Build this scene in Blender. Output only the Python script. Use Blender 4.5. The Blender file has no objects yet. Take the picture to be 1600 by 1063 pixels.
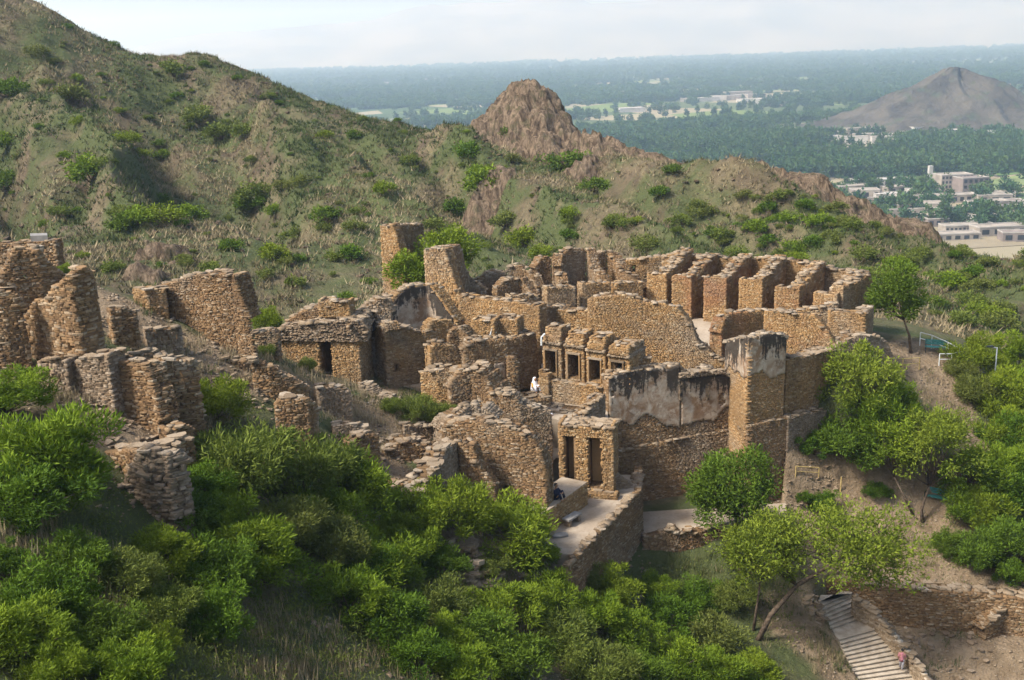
import bpy, math, random
import numpy as np
from math import sin, cos, tan, atan, radians, pi
from mathutils import Matrix, Vector, Euler

SC = bpy.context.scene
COL = SC.collection
rng = np.random.default_rng(11)
random.seed(5)

# ------------------------------------------------------------------ camera
FPX, EYE = 1700.0, 21.0                       # focal length in photo pixels (1600 wide), eye height over the court
PITCH, ROLL = atan((531.5 - 75.0) / FPX), radians(1.9)
_F = np.array([0, cos(PITCH), -sin(PITCH)]); _R0 = np.array([1.0, 0, 0]); _U0 = np.array([0, sin(PITCH), cos(PITCH)])
_R = _R0 * cos(ROLL) - _U0 * sin(ROLL); _U = _U0 * cos(ROLL) + _R0 * sin(ROLL)
_C = np.array([0, 0, EYE])
cam = bpy.data.objects.new('camera', bpy.data.cameras.new('camera')); COL.objects.link(cam)
cam.data.sensor_width = 36.0; cam.data.lens = 36.0 * FPX / 1600.0
cam.data.clip_start = 0.5; cam.data.clip_end = 90000
m = Matrix.Identity(4)
for i in range(3):
    m[i][0], m[i][1], m[i][2], m[i][3] = _R[i], _U[i], -_F[i], _C[i]
cam.matrix_world = m
SC.camera = cam

# ------------------------------------------------------------------ sky, sun, exposure
SUN_EL, SUN_AZ = radians(50), radians(247)     # azimuth clockwise from +Y: light comes from the side and a little behind the camera
w = bpy.data.worlds.new('World'); SC.world = w; w.use_nodes = True
nt = w.node_tree; nt.nodes.clear()
sk = nt.nodes.new('ShaderNodeTexSky'); sk.sky_type = 'NISHITA'; sk.sun_disc = False
sk.sun_elevation = SUN_EL; sk.sun_rotation = SUN_AZ; sk.altitude = 300
sk.air_density = 1.0; sk.dust_density = 5.0; sk.ozone_density = 1.5
bg = nt.nodes.new('ShaderNodeBackground'); bg.inputs[1].default_value = 0.125
wo = nt.nodes.new('ShaderNodeOutputWorld')
nt.links.new(sk.outputs[0], bg.inputs[0]); nt.links.new(bg.outputs[0], wo.inputs[0])
sun = bpy.data.objects.new('sun', bpy.data.lights.new('sun', 'SUN')); COL.objects.link(sun)
sun.data.energy = 3.4; sun.data.angle = radians(10); sun.data.color = (1.0, 0.965, 0.915)
sd = Vector((sin(SUN_AZ) * cos(SUN_EL), cos(SUN_AZ) * cos(SUN_EL), sin(SUN_EL)))
sun.rotation_euler = sd.to_track_quat('Z', 'Y').to_euler()
SC.view_settings.view_transform = 'Standard'; SC.view_settings.look = 'None'
SC.view_settings.exposure = 0.95; SC.view_settings.gamma = 1.0
HAZE_DENSITY = 2.0e-4
SC.cycles.max_bounces = 6; SC.cycles.volume_bounces = 2; SC.cycles.transparent_max_bounces = 6
SC.cycles.use_denoising = True

# ------------------------------------------------------------------ helpers: photo pixel -> place
def ray(u, v): return _F * FPX + _R * (u - 800) + _U * (531.5 - v)
def W(u, v, z):
    d = ray(u, v); return _C + d * ((z - EYE) / d[2])
def P(u, v, y):
    d = ray(u, v); return _C + d * (y / d[1])
def ppm(p): return FPX / float((np.asarray(p) - _C) @ _F)      # pixels per metre there

def _h(ix, iy, s):
    n = (ix.astype(np.int64) * 374761393 + iy.astype(np.int64) * 668265263 + s * 974711) & 0x7fffffff
    n = ((n ^ (n >> 13)) * 1274126177) & 0x7fffffff
    return ((n ^ (n >> 16)) & 0xffff) / 65535.0
def vn(x, y, s=0):
    x = np.asarray(x, float); y = np.asarray(y, float)
    ix = np.floor(x); iy = np.floor(y); fx = x - ix; fy = y - iy
    fx = fx * fx * (3 - 2 * fx); fy = fy * fy * (3 - 2 * fy)
    a = _h(ix, iy, s); b = _h(ix + 1, iy, s); c = _h(ix, iy + 1, s); d = _h(ix + 1, iy + 1, s)
    return (a + (b - a) * fx) * (1 - fy) + (c + (d - c) * fx) * fy
def fbm(x, y, s=0, o=4):
    t = 0; a = 0.5
    for k in range(o):
        t = t + a * vn(x * 2 ** k, y * 2 ** k, s + k * 17); a *= 0.5
    return t / (1 - 0.5 ** o)
def sstep(a, b, x):
    t = np.clip((x - a) / (b - a), 0, 1); return t * t * (3 - 2 * t)
def inpoly(x, y, poly):
    x = np.asarray(x, float); y = np.asarray(y, float); c = np.zeros(x.shape, bool)
    n = len(poly); j = n - 1
    for i in range(n):
        xi, yi = poly[i][0], poly[i][1]; xj, yj = poly[j][0], poly[j][1]
        if yi != yj:
            c ^= ((yi > y) != (yj > y)) & (x < (xj - xi) * (y - yi) / (yj - yi) + xi)
        j = i
    return c

def mesh_np(name, V, Fq, mat=None, tint=None, smooth=False):
    me = bpy.data.meshes.new(name)
    V = np.ascontiguousarray(V, np.float32).reshape(-1, 3); Fq = np.ascontiguousarray(Fq, np.int32)
    k = Fq.shape[1]; nf = len(Fq)
    me.vertices.add(len(V)); me.vertices.foreach_set('co', V.ravel())
    me.loops.add(nf * k); me.loops.foreach_set('vertex_index', Fq.ravel())
    me.polygons.add(nf); me.polygons.foreach_set('loop_start', np.arange(0, nf * k, k, dtype=np.int32))
    if smooth: me.polygons.foreach_set('use_smooth', np.ones(nf, bool))
    if tint is not None:
        items = tint.items() if isinstance(tint, dict) else [('tint', tint)]
        for nm, arr in items:
            at = me.attributes.new(nm, 'FLOAT', 'POINT'); at.data.foreach_set('value', np.ascontiguousarray(arr, np.float32))
    me.update(calc_edges=True)
    if mat: me.materials.append(M[mat] if isinstance(mat, str) else mat)
    return me
def obj(name, me, parent=None):
    o = bpy.data.objects.new(name, me); COL.objects.link(o)
    if parent is not None: o.parent = parent
    return o
def tag(o, label=None, cat=None, group=None, kind=None):
    if label: o['label'] = label
    if cat: o['category'] = cat
    if group: o['group'] = group
    if kind: o['kind'] = kind
    return o
def thing(name, label, cat, loc, group=None, rz=0.0):
    o = bpy.data.objects.new(name, None); COL.objects.link(o)
    o.location = Vector([float(c) for c in loc]); o.rotation_euler = (0, 0, rz); o.empty_display_size = 0.2; o['kind'] = 'thing'
    return tag(o, label, cat, group)
def pydata(name, V, Fs, mat, parent=None, smooth=False):
    me = bpy.data.meshes.new(name); me.from_pydata([tuple(map(float, v)) for v in V], [], Fs); me.update()
    if mat: me.materials.append(M[mat])
    if smooth: me.polygons.foreach_set('use_smooth', [True] * len(me.polygons))
    return obj(name, me, parent)
BOXV = np.array([[-1, -1, -1], [1, -1, -1], [1, 1, -1], [-1, 1, -1], [-1, -1, 1], [1, -1, 1], [1, 1, 1], [-1, 1, 1]], float)
BOXF = np.array([[0, 3, 2, 1], [4, 5, 6, 7], [0, 1, 5, 4], [1, 2, 6, 5], [2, 3, 7, 6], [3, 0, 4, 7]])
def boxes(C, H, yaw, tilt=None, jit=0.0, faces=BOXF):
    """many oriented boxes -> verts, quads. C,H (n,3), yaw (n,), tilt (n,2) small rotations"""
    n = len(C); v = np.repeat(BOXV[None], n, 0)
    if jit: v = v * (1 + (rng.random((n, 8, 3)) - 0.6) * jit)
    v = v * H[:, None, :]
    if tilt is not None:
        a = tilt[:, 0][:, None]; b = tilt[:, 1][:, None]
        x, y, z = v[..., 0], v[..., 1], v[..., 2]
        v = np.stack([x, y, z + x * a + y * b], -1)
    c = np.cos(yaw)[:, None]; s = np.sin(yaw)[:, None]
    v = np.stack([v[..., 0] * c - v[..., 1] * s, v[..., 0] * s + v[..., 1] * c, v[..., 2]], -1) + C[:, None, :]
    f = (faces[None] + (np.arange(n) * 8)[:, None, None]).reshape(-1, 4)
    return v.reshape(-1, 3), f
class MB:
    """collects boxes / tubes / prisms for one part"""
    def __init__(s): s.V = []; s.F = []
    def add(s, V, F):
        k = len(s.V); s.V += [tuple(map(float, p)) for p in V]; s.F += [tuple(i + k for i in f) for f in F]
    def box(s, c, h, yaw=0.0, pitch=0.0):
        R = Euler((pitch, 0, yaw)).to_matrix()
        s.add([R @ Vector(tuple(BOXV[i] * np.asarray(h))) + Vector(tuple(map(float, c))) for i in range(8)], BOXF.tolist()); return s
    def tube(s, pts, rad, n=6):
        V, F = tube(pts, rad, n); s.add(V, F); return s
    def prism(s, poly, z0, z1):
        n = len(poly)
        s.add([(p[0], p[1], z0) for p in poly] + [(p[0], p[1], z1) for p in poly],
              [tuple(range(n))[::-1], tuple(range(n, 2 * n))] + [(i, (i + 1) % n, n + (i + 1) % n, n + i) for i in range(n)]); return s
    def build(s, name, mat, parent=None, smooth=False): return pydata(name, s.V, s.F, mat, parent, smooth)
def tube(pts, rad, n=6):
    pts = [Vector(tuple(map(float, p))) for p in pts]; V = []; F = []
    for i, p in enumerate(pts):
        d = (pts[min(i + 1, len(pts) - 1)] - pts[max(i - 1, 0)]).normalized()
        a = d.orthogonal().normalized() if i == 0 else (a - d * a.dot(d)).normalized()
        b = d.cross(a); r = rad[i] if hasattr(rad, '__len__') else rad
        for k in range(n):
            t = 2 * pi * k / n; V.append(p + (a * cos(t) + b * sin(t)) * r)
    for i in range(len(pts) - 1):
        for k in range(n):
            F.append((i * n + k, i * n + (k + 1) % n, (i + 1) * n + (k + 1) % n, (i + 1) * n + k))
    F.append(tuple(range(n))[::-1]); F.append(tuple(range((len(pts) - 1) * n, len(pts) * n)))
    return V, F

# ------------------------------------------------------------------ materials
M = {}
class NT:
    def __init__(s, name, rough=0.9, spec=0.25):
        s.m = bpy.data.materials.new(name); s.m.use_nodes = True; s.t = s.m.node_tree
        s.b = s.t.nodes['Principled BSDF']; s.b.inputs['Roughness'].default_value = rough
        s.b.inputs['Specular IOR Level'].default_value = spec; M[name] = s.m
    def n(s, typ, **kw):
        x = s.t.nodes.new(typ)
        for k, v in kw.items(): setattr(x, k, v)
        return x
    def l(s, a, b): s.t.links.new(a, b)
    def pos(s, scale=(1, 1, 1)):
        g = s.n('ShaderNodeNewGeometry'); mp = s.n('ShaderNodeMapping'); mp.inputs['Scale'].default_value = scale
        s.l(g.outputs['Position'], mp.inputs[0]); return mp.outputs[0]
    def noise(s, scale, detail=4, vec=None, rough=0.55, dist=0.0):
        x = s.n('ShaderNodeTexNoise'); x.inputs['Scale'].default_value = scale; x.inputs['Detail'].default_value = detail
        x.inputs['Roughness'].default_value = rough; x.inputs['Distortion'].default_value = dist
        s.l(vec if vec is not None else s.pos(), x.inputs['Vector']); return x.outputs[0]
    def ramp(s, fac, stops, interp='LINEAR'):
        r = s.n('ShaderNodeValToRGB'); r.color_ramp.interpolation = interp; e = r.color_ramp.elements
        while len(e) < len(stops): e.new(0.5)
        for i, (p, c) in enumerate(stops): e[i].position = p; e[i].color = (*c, 1)
        s.l(fac, r.inputs[0]); return r.outputs[0]
    def rf(s, fac, a, b, lo=0.0, hi=1.0):
        r = s.n('ShaderNodeMapRange'); r.clamp = True
        for i, v in enumerate((a, b, lo, hi)): r.inputs[i + 1].default_value = v
        s.l(fac, r.inputs[0]); return r.outputs[0]
    def mix(s, fac, a, b, mode='MIX'):
        x = s.n('ShaderNodeMix', data_type='RGBA', blend_type=mode)
        for sock, val in ((x.inputs[0], fac), (x.inputs[6], a), (x.inputs[7], b)):
            if isinstance(val, (int, float)): sock.default_value = val
            elif isinstance(val, tuple): sock.default_value = (*val, 1)
            else: s.l(val, sock)
        return x.outputs[2]
    def math(s, op, a, b=0.0):
        x = s.n('ShaderNodeMath', operation=op)
        for sock, val in ((x.inputs[0], a), (x.inputs[1], b)):
            if isinstance(val, (int, float)): sock.default_value = val
            else: s.l(val, sock)
        return x.outputs[0]
    def attr(s, name): x = s.n('ShaderNodeAttribute'); x.attribute_name = name; return x.outputs['Fac']
    def rnd(s): return s.n('ShaderNodeObjectInfo').outputs['Random']
    def color(s, c):
        if isinstance(c, tuple): s.b.inputs['Base Color'].default_value = (*c, 1)
        else: s.l(c, s.b.inputs['Base Color'])
    def bump(s, h, strength=0.4, dist=0.05):
        x = s.n('ShaderNodeBump'); x.inputs['Strength'].default_value = strength; x.inputs['Distance'].default_value = dist
        s.l(h, x.inputs['Height']); s.l(x.outputs[0], s.b.inputs['Normal'])

def stone_mat(name, stops, dirt=(0.085, 0.06, 0.036), dirt_amt=0.5, red=0.0):
    t = NT(name, 0.92, 0.2)
    v = t.math('FRACT', t.math('ADD', t.attr('tint'), t.rnd()))
    c = t.ramp(v, stops)
    g = t.noise(9.0, 5)
    c = t.mix(t.rf(g, 0.3, 0.7, 0.0, 0.3), c, (0.19, 0.13, 0.075), 'MIX')
    c = t.mix(0.5, c, t.ramp(t.noise(26.0, 3), [(0.3, (0.62, 0.62, 0.62)), (0.7, (1.0, 1.0, 1.0))]), 'MULTIPLY')
    big = t.noise(0.33, 4, dist=0.6)
    c = t.mix(t.rf(big, 0.45, 0.68, 0.0, dirt_amt), c, dirt)
    c = t.mix(t.rf(t.noise(0.21, 5, dist=0.5), 0.5, 0.66, 0.0, 0.55), c, t.ramp(v, [(0.0, (0.14, 0.115, 0.085)), (1.0, (0.30, 0.26, 0.20))]))
    if red:
        c = t.mix(t.rf(t.noise(0.5, 3), 0.45, 0.62, 0.0, red), c, (0.21, 0.085, 0.045))
    t.color(c); t.bump(t.noise(14.0, 6), 0.55, 0.06); return t
OCHRE = [(0.0, (0.178, 0.104, 0.047)), (0.18, (0.305, 0.181, 0.074)), (0.4, (0.365, 0.218, 0.090)), (0.62, (0.280, 0.157, 0.063)), (0.8, (0.399, 0.257, 0.120)), (0.94, (0.466, 0.345, 0.200)), (1.0, (0.204, 0.115, 0.052))]
BROWN = [(0.0, (0.114, 0.069, 0.036)), (0.2, (0.214, 0.125, 0.059)), (0.42, (0.275, 0.169, 0.081)), (0.6, (0.176, 0.102, 0.048)), (0.78, (0.305, 0.201, 0.105)), (0.92, (0.396, 0.310, 0.211)), (1.0, (0.129, 0.077, 0.040))]
GREYS = [(0.0, (0.141, 0.099, 0.064)), (0.25, (0.252, 0.184, 0.118)), (0.5, (0.318, 0.245, 0.170)), (0.7, (0.200, 0.136, 0.082)), (0.9, (0.385, 0.313, 0.234)), (1.0, (0.178, 0.126, 0.079))]
stone_mat('ochre', OCHRE); stone_mat('brown', BROWN); stone_mat('slate', GREYS, dirt=(0.09, 0.07, 0.05), dirt_amt=0.4)
stone_mat('rust', OCHRE, red=0.42)
stone_mat('coping', [(0.0, (0.19, 0.138, 0.088)), (0.35, (0.34, 0.265, 0.18)), (0.7, (0.25, 0.18, 0.11)), (1.0, (0.42, 0.35, 0.265))], dirt=(0.15, 0.115, 0.08), dirt_amt=0.5)
t = NT('core', 0.95, 0.1)
t.color(t.mix(t.rf(t.noise(1.1, 5), 0.35, 0.7), (0.11, 0.07, 0.036), (0.19, 0.122, 0.065))); t.bump(t.noise(6.0, 6), 0.8, 0.1)
t = NT('plaster', 0.94, 0.15)
c = t.mix(t.rf(t.noise(0.9, 6, dist=1.2), 0.4, 0.62), (0.37, 0.30, 0.225), (0.23, 0.145, 0.085))
c = t.mix(t.rf(t.noise(2.3, 6, rough=0.65), 0.5, 0.66, 0, 0.75), c, (0.47, 0.41, 0.33))
c = t.mix(t.rf(t.noise(1.3, 6, dist=0.8, rough=0.65), 0.56, 0.68, 0, 0.8), c, (0.13, 0.08, 0.048))
run = t.noise(1.0, 6, t.pos((1.1, 1.1, 0.16)), 0.7, 0.9)      # black weather stain that has run down from the top edge
dr = t.math('SUBTRACT', t.math('MULTIPLY', t.math('SUBTRACT', run, 0.36), 9.0), t.attr('drop'))
fine = t.math('ADD', dr, t.math('MULTIPLY', t.math('SUBTRACT', t.noise(4.5, 6, rough=0.7), 0.5), 3.2))
c = t.mix(t.rf(fine, -0.25, 0.35, 0, 0.93), c, (0.034, 0.029, 0.024))
t.color(c); t.bump(t.noise(7.0, 7, rough=0.65), 0.7, 0.07)
t = NT('lichen', 0.95, 0.1)
t.color(t.mix(t.rf(t.noise(3.0, 5), 0.42, 0.62), (0.03, 0.027, 0.022), (0.20, 0.15, 0.10))); t.bump(t.noise(9, 5), 0.8, 0.08)
t = NT('court_floor', 0.9, 0.2)
c = t.mix(t.rf(t.noise(0.8, 5), 0.35, 0.65), (0.36, 0.30, 0.23), (0.26, 0.205, 0.145))
c = t.mix(t.rf(t.noise(5.0, 5), 0.5, 0.75, 0, 0.6), c, (0.20, 0.15, 0.10))
t.color(c); t.bump(t.noise(12, 6), 0.4, 0.04)
t = NT('steps', 0.9, 0.2)
t.color(t.mix(t.rf(t.noise(2.0, 5), 0.35, 0.65), (0.43, 0.37, 0.29), (0.30, 0.245, 0.18))); t.bump(t.noise(16, 5), 0.4, 0.04)
t = NT('earth', 0.96, 0.1)          # the slopes: masks computed per vertex say where it is path, rubble or green
soil = t.mix(t.rf(t.noise(0.35, 6), 0.35, 0.65), (0.085, 0.066, 0.044), (0.145, 0.112, 0.072))
straw = t.mix(t.rf(t.noise(1.7, 6), 0.35, 0.65), (0.12, 0.103, 0.06), (0.19, 0.158, 0.092))
c = t.mix(t.rf(t.noise(0.16, 6, dist=0.8), 0.42, 0.58), soil, straw)
c = t.mix(t.rf(t.noise(0.9, 7, rough=0.7), 0.54, 0.65, 0, 0.65), c, (0.058, 0.048, 0.037))
gr = t.noise(0.11, 6, dist=0.7)
c = t.mix(t.rf(gr, 0.40, 0.55, 0, 0.85), c, (0.068, 0.09, 0.032))
c = t.mix(t.rf(t.attr('green'), 0.0, 1.0, 0, 0.35), c, t.mix(t.rf(t.noise(1.3, 5), 0.35, 0.65), (0.035, 0.055, 0.018), (0.085, 0.09, 0.04)))
pth = t.mix(t.rf(t.noise(0.9, 6), 0.35, 0.65), (0.285, 0.215, 0.14), (0.18, 0.13, 0.08))
pth = t.mix(t.rf(t.noise(7.0, 6, rough=0.7), 0.52, 0.68, 0, 0.5), pth, (0.34, 0.275, 0.195))
c = t.mix(t.attr('path'), c, pth)
t.color(c); t.bump(t.noise(2.2, 9, rough=0.68), 0.9, 0.5)
t = NT('rock', 0.95, 0.1)
ly = t.noise(0.55, 8, t.pos((1.5, 1.2, 0.45)), 0.72, 1.6)
c = t.ramp(ly, [(0.28, (0.05, 0.037, 0.028)), (0.44, (0.125, 0.09, 0.06)), (0.54, (0.27, 0.20, 0.135)), (0.66, (0.38, 0.285, 0.19)), (0.8, (0.17, 0.13, 0.095))])
c = t.mix(t.rf(t.noise(2.4, 6, t.pos((1.6, 1.2, 0.35)), 0.7, 1.0), 0.54, 0.66, 0, 0.8), c, (0.04, 0.03, 0.024))
c = t.mix(t.rf(t.noise(0.8, 5), 0.52, 0.66, 0, 0.6), c, (0.095, 0.095, 0.045))
t.color(c); t.bump(t.noise(1.7, 9, t.pos((1.5, 1.2, 0.5)), 0.75, 0.8), 1.0, 0.9)
def leaf_mat(name, a, b, hue=0.12, dry=(0.16, 0.15, 0.05)):
    t = NT(name, 0.7, 0.12)
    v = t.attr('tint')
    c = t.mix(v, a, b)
    c = t.mix(t.rf(t.rnd(), 0.35, 1.0, 0, hue * 3), c, dry)
    t.color(c)
    out = t.t.nodes['Material Output']
    tr = t.n('ShaderNodeBsdfTranslucent'); t.l(t.mix(0.2, c, (0.20, 0.30, 0.01)), tr.inputs[0])
    mx = t.n('ShaderNodeMixShader'); mx.inputs[0].default_value = 0.22
    t.l(t.b.outputs[0], mx.inputs[1]); t.l(tr.outputs[0], mx.inputs[2]); t.l(mx.outputs[0], out.inputs[0])
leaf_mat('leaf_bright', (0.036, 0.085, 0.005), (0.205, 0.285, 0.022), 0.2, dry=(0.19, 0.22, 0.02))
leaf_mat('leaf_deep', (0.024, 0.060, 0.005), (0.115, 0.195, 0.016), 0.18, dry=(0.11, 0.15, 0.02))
leaf_mat('leaf_lime', (0.070, 0.110, 0.008), (0.22, 0.27, 0.03), 0.05)
leaf_mat('leaf_hill', (0.046, 0.078, 0.012), (0.175, 0.215, 0.038), 0.15)
leaf_mat('leaf_plain', (0.012, 0.048, 0.020), (0.060, 0.125, 0.045), 0.2, dry=(0.10, 0.145, 0.045))
t = NT('straw_grass', 0.9, 0.1); v = t.attr('tint')
t.color(t.ramp(v, [(0.0, (0.045, 0.07, 0.02)), (0.28, (0.095, 0.11, 0.038)), (0.42, (0.17, 0.14, 0.075)), (0.72, (0.29, 0.235, 0.14)), (0.88, (0.36, 0.30, 0.19)), (1.0, (0.13, 0.095, 0.065))]))
t = NT('bark', 0.95, 0.1); t.color(t.mix(t.rf(t.noise(6, 5), 0.35, 0.65), (0.055, 0.04, 0.028), (0.14, 0.105, 0.075))); t.bump(t.noise(18, 4), 0.7, 0.05)
def plain_mat(name, c, rough=0.8, var=0.15, sc=2.0, metal=0.0):
    t = NT(name, rough, 0.3); t.b.inputs['Metallic'].default_value = metal
    d = tuple(x * (1 - var) for x in c); e = tuple(min(1, x * (1 + var)) for x in c)
    t.color(t.mix(t.rf(t.noise(sc, 4), 0.35, 0.65), d, e)); t.bump(t.noise(sc * 6, 4), 0.15, 0.02); return t
plain_mat('house_white', (0.40, 0.385, 0.355), 0.9, 0.15, 0.2); plain_mat('house_mud', (0.28, 0.245, 0.205), 0.9, 0.2, 0.2)
plain_mat('house_brick', (0.20, 0.165, 0.145), 0.9, 0.2, 0.2); plain_mat('house_roof', (0.36, 0.335, 0.30), 0.9, 0.15, 0.2)
plain_mat('window_dark', (0.025, 0.028, 0.032), 0.3, 0.1); plain_mat('rail_white', (0.62, 0.64, 0.62), 0.5, 0.08)
plain_mat('rail_yellow', (0.45, 0.33, 0.13), 0.6, 0.2); plain_mat('bench_teal', (0.05, 0.21, 0.19), 0.5, 0.2, 8)
plain_mat('bench_iron', (0.02, 0.025, 0.025), 0.5, 0.2, 8); plain_mat('steel', (0.33, 0.36, 0.38), 0.45, 0.1)
plain_mat('slab_grey', (0.20, 0.19, 0.175), 0.8, 0.2, 3.0)
plain_mat('skin', (0.30, 0.17, 0.10), 0.6, 0.05, 9); plain_mat('hair', (0.012, 0.010, 0.009), 0.6, 0.2, 20)
plain_mat('cloth_white', (0.74, 0.73, 0.75), 0.9, 0.06, 6); plain_mat('cloth_navy', (0.012, 0.016, 0.035), 0.9, 0.2, 6)
plain_mat('cloth_pink', (0.42, 0.17, 0.20), 0.9, 0.3, 9); plain_mat('cloth_yellow', (0.55, 0.28, 0.06), 0.9, 0.2, 9)
plain_mat('cloth_grey', (0.30, 0.29, 0.31), 0.9, 0.2, 9)
# ------------------------------------------------------------------ terrain
CT = []
def cw(*L):
    for u, v, z in L: CT.append(W(u, v, z))
def cp(*L):
    for u, v, y in L: CT.append(P(u, v, y))
# slope below the ruins (photo pixel, height)
cw((0, 700, 7.6), (0, 860, 6.8), (0, 1063, 5.6), (150, 850, 5.2), (150, 1000, 4.6), (300, 860, 3.4), (300, 1020, 3.0), (450, 900, 1.0), (450, 1040, 0.6),
   (600, 850, -1.8), (600, 1020, -1.7), (750, 900, -3.9), (750, 1040, -4.2), (900, 905, -6.6), (858, 876, -4.9), (880, 893, -5.7), (820, 895, -4.9), (900, 1050, -6.8), (1050, 920, -9.6), (1050, 1050, -9.4),
   (1200, 960, -10.2), (1220, 1060, -11.2), (1340, 1063, -12.6), (1250, 940, -10.4), (1480, 1063, -13.3), (1600, 1063, -13.3))
# ledge with the broken walls
cw((60, 600, 8.1), (100, 562, 8.3), (20, 560, 8.6), (200, 480, 8.9), (170, 520, 8.3), (235, 520, 7.7), (285, 560, 6.7), (340, 575, 6.0), (200, 575, 7.5), (130, 650, 7.2), (200, 665, 6.5), (170, 705, 6.3), (250, 695, 5.7),
   (350, 640, 4.6), (330, 690, 4.2), (430, 615, 4.2), (400, 560, 4.9), (520, 598, 2.1), (470, 575, 3.2), (590, 605, 1.1), (610, 640, 0.9), (655, 645, 0.5), (685, 650, 0.1), (640, 690, -0.2), (560, 690, 0.6), (600, 730, -0.5), (640, 780, -1.0), (675, 792, -1.3), (760, 815, -3.2), (835, 840, -4.3), (520, 640, 2.1), (480, 690, 2.8), (450, 675, 3.3), (500, 582, 2.2), (560, 587, 1.6))
# garden at the foot of the outer wall
cw((1010, 830, -7.2), (1090, 815, -7.3), (1240, 790, -7.6), (1330, 800, -8.2), (1445, 812, -8.6), (1240, 722, -5.2), (1232, 752, -6.1), (1300, 690, -4.6), (1500, 850, -9.0), (1290, 880, -9.3), (1440, 890, -9.6), (1150, 865, -8.1), (1080, 860, -8.3),
   (1600, 905, -9.8), (1560, 800, -8.0), (1240, 657, -2.3), (1330, 620, -1.6), (1350, 582, -0.1), (1310, 606, -1.0), (1395, 578, -0.8), (1430, 545, -1.2), (1490, 560, -1.6), (1420, 610, -2.6), (1500, 640, -4.2), (1545, 720, -5.6), (1590, 640, -5.2), (1600, 740, -7.0))
# under the buildings
for x, y, z in ((0, 72, -0.8), (8, 74, -0.7), (15, 80, -0.6), (22, 76, -0.6), (-4, 78, 0.0), (-10, 84, 1.0), (-8, 72, 0.6), (26, 72, -1.0), (2, 86, -0.5), (18, 88, -1.5)): CT.append((x, y, z))
# ravine and the hill beyond
cp((-150, 430, 92), (0, 420, 92), (150, 430, 92), (330, 425, 96), (500, 450, 97), (430, 500, 90), (620, 400, 108), (760, 380, 112), (900, 380, 112), (1050, 380, 112), (1200, 400, 110), (1340, 420, 106), (1450, 470, 100), (1550, 520, 96), (1680, 560, 92),
   (-300, -120, 190), (-150, -70, 190), (40, -12, 190), (140, 36, 190), (250, 92, 196), (335, 84, 190), (440, 124, 190), (560, 176, 186), (640, 197, 182), (735, 192, 180), (820, 172, 178), (930, 208, 172), (1000, 236, 166), (1085, 266, 160), (1210, 268, 154), (1310, 304, 150),
   (1380, 340, 146), (1450, 372, 140), (1530, 402, 134), (1620, 428, 128), (1720, 450, 124),
   (620, 330, 121), (540, 262, 142), (455, 205, 160), (400, 330, 132), (350, 250, 152), (180, 220, 146), (120, 130, 168), (260, 330, 118), (60, 300, 130), (0, 200, 152), (-200, 200, 145), (300, 180, 172), (700, 290, 150), (760, 250, 160), (850, 300, 142), (1000, 320, 136), (1120, 340, 132),
   (1250, 370, 128), (1380, 420, 118), (1480, 430, 120))
for u, v, y in ((-150, -70, 190), (40, -12, 190), (250, 92, 196), (440, 124, 190), (640, 197, 182), (820, 172, 178), (1000, 236, 166), (1210, 268, 154), (1450, 372, 140), (1620, 428, 128), (1900, 470, 120)):
    q = P(u, v, y)
    for k, dz in ((30, 14), (80, 42), (150, 80)):
        CT.append((q[0] * (1 + k / y), y + k, max(q[2] - dz, -97)))
for x in (-320, -160, 0, 160, 320): CT.append((x, 440, -100))
# ground round and behind the camera
for x, y, z in ((-40, 5, 20), (-15, 2, 19), (0, 2, 17.0), (15, 5, 12), (30, 15, 2), (40, 30, -9), (60, 50, -17), (-30, 25, 14), (-50, 40, 15), (-70, 60, 14), (0, 16, 8.5), (10, 25, 1.5), (-8, 20, 7.5), (-14, 22, 8.6), (80, 85, -16), (90, 110, -22), (70, 130, -24)): CT.append((x, y, z))
CT = np.array(CT, float)
_xy = CT[:, :2] / 50.0
def _phi(r2): return 0.5 * r2 * np.log(r2 + 1e-9)
_n = len(CT); _A = np.zeros((_n + 3, _n + 3))
_d2 = ((_xy[:, None] - _xy[None]) ** 2).sum(-1); _A[:_n, :_n] = _phi(_d2) + np.eye(_n) * 6e-4
_A[:_n, _n] = 1; _A[:_n, _n + 1:] = _xy; _A[_n:, :_n] = _A[:_n, _n:].T
_w = np.linalg.solve(_A, np.concatenate([CT[:, 2], [0, 0, 0]]))
def tps(x, y):
    X = np.stack([np.ravel(x), np.ravel(y)], -1) / 50.0; out = np.empty(len(X))
    for i in range(0, len(X), 20000):
        b = X[i:i + 20000]; d2 = ((b[:, None] - _xy[None]) ** 2).sum(-1)
        out[i:i + 20000] = _phi(d2) @ _w[:_n] + _w[_n] + b @ _w[_n + 1:]
    return out.reshape(np.shape(x))
def pxy(L): return [tuple(W(u, v, z)[:2]) for u, v, z in L]
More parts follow.
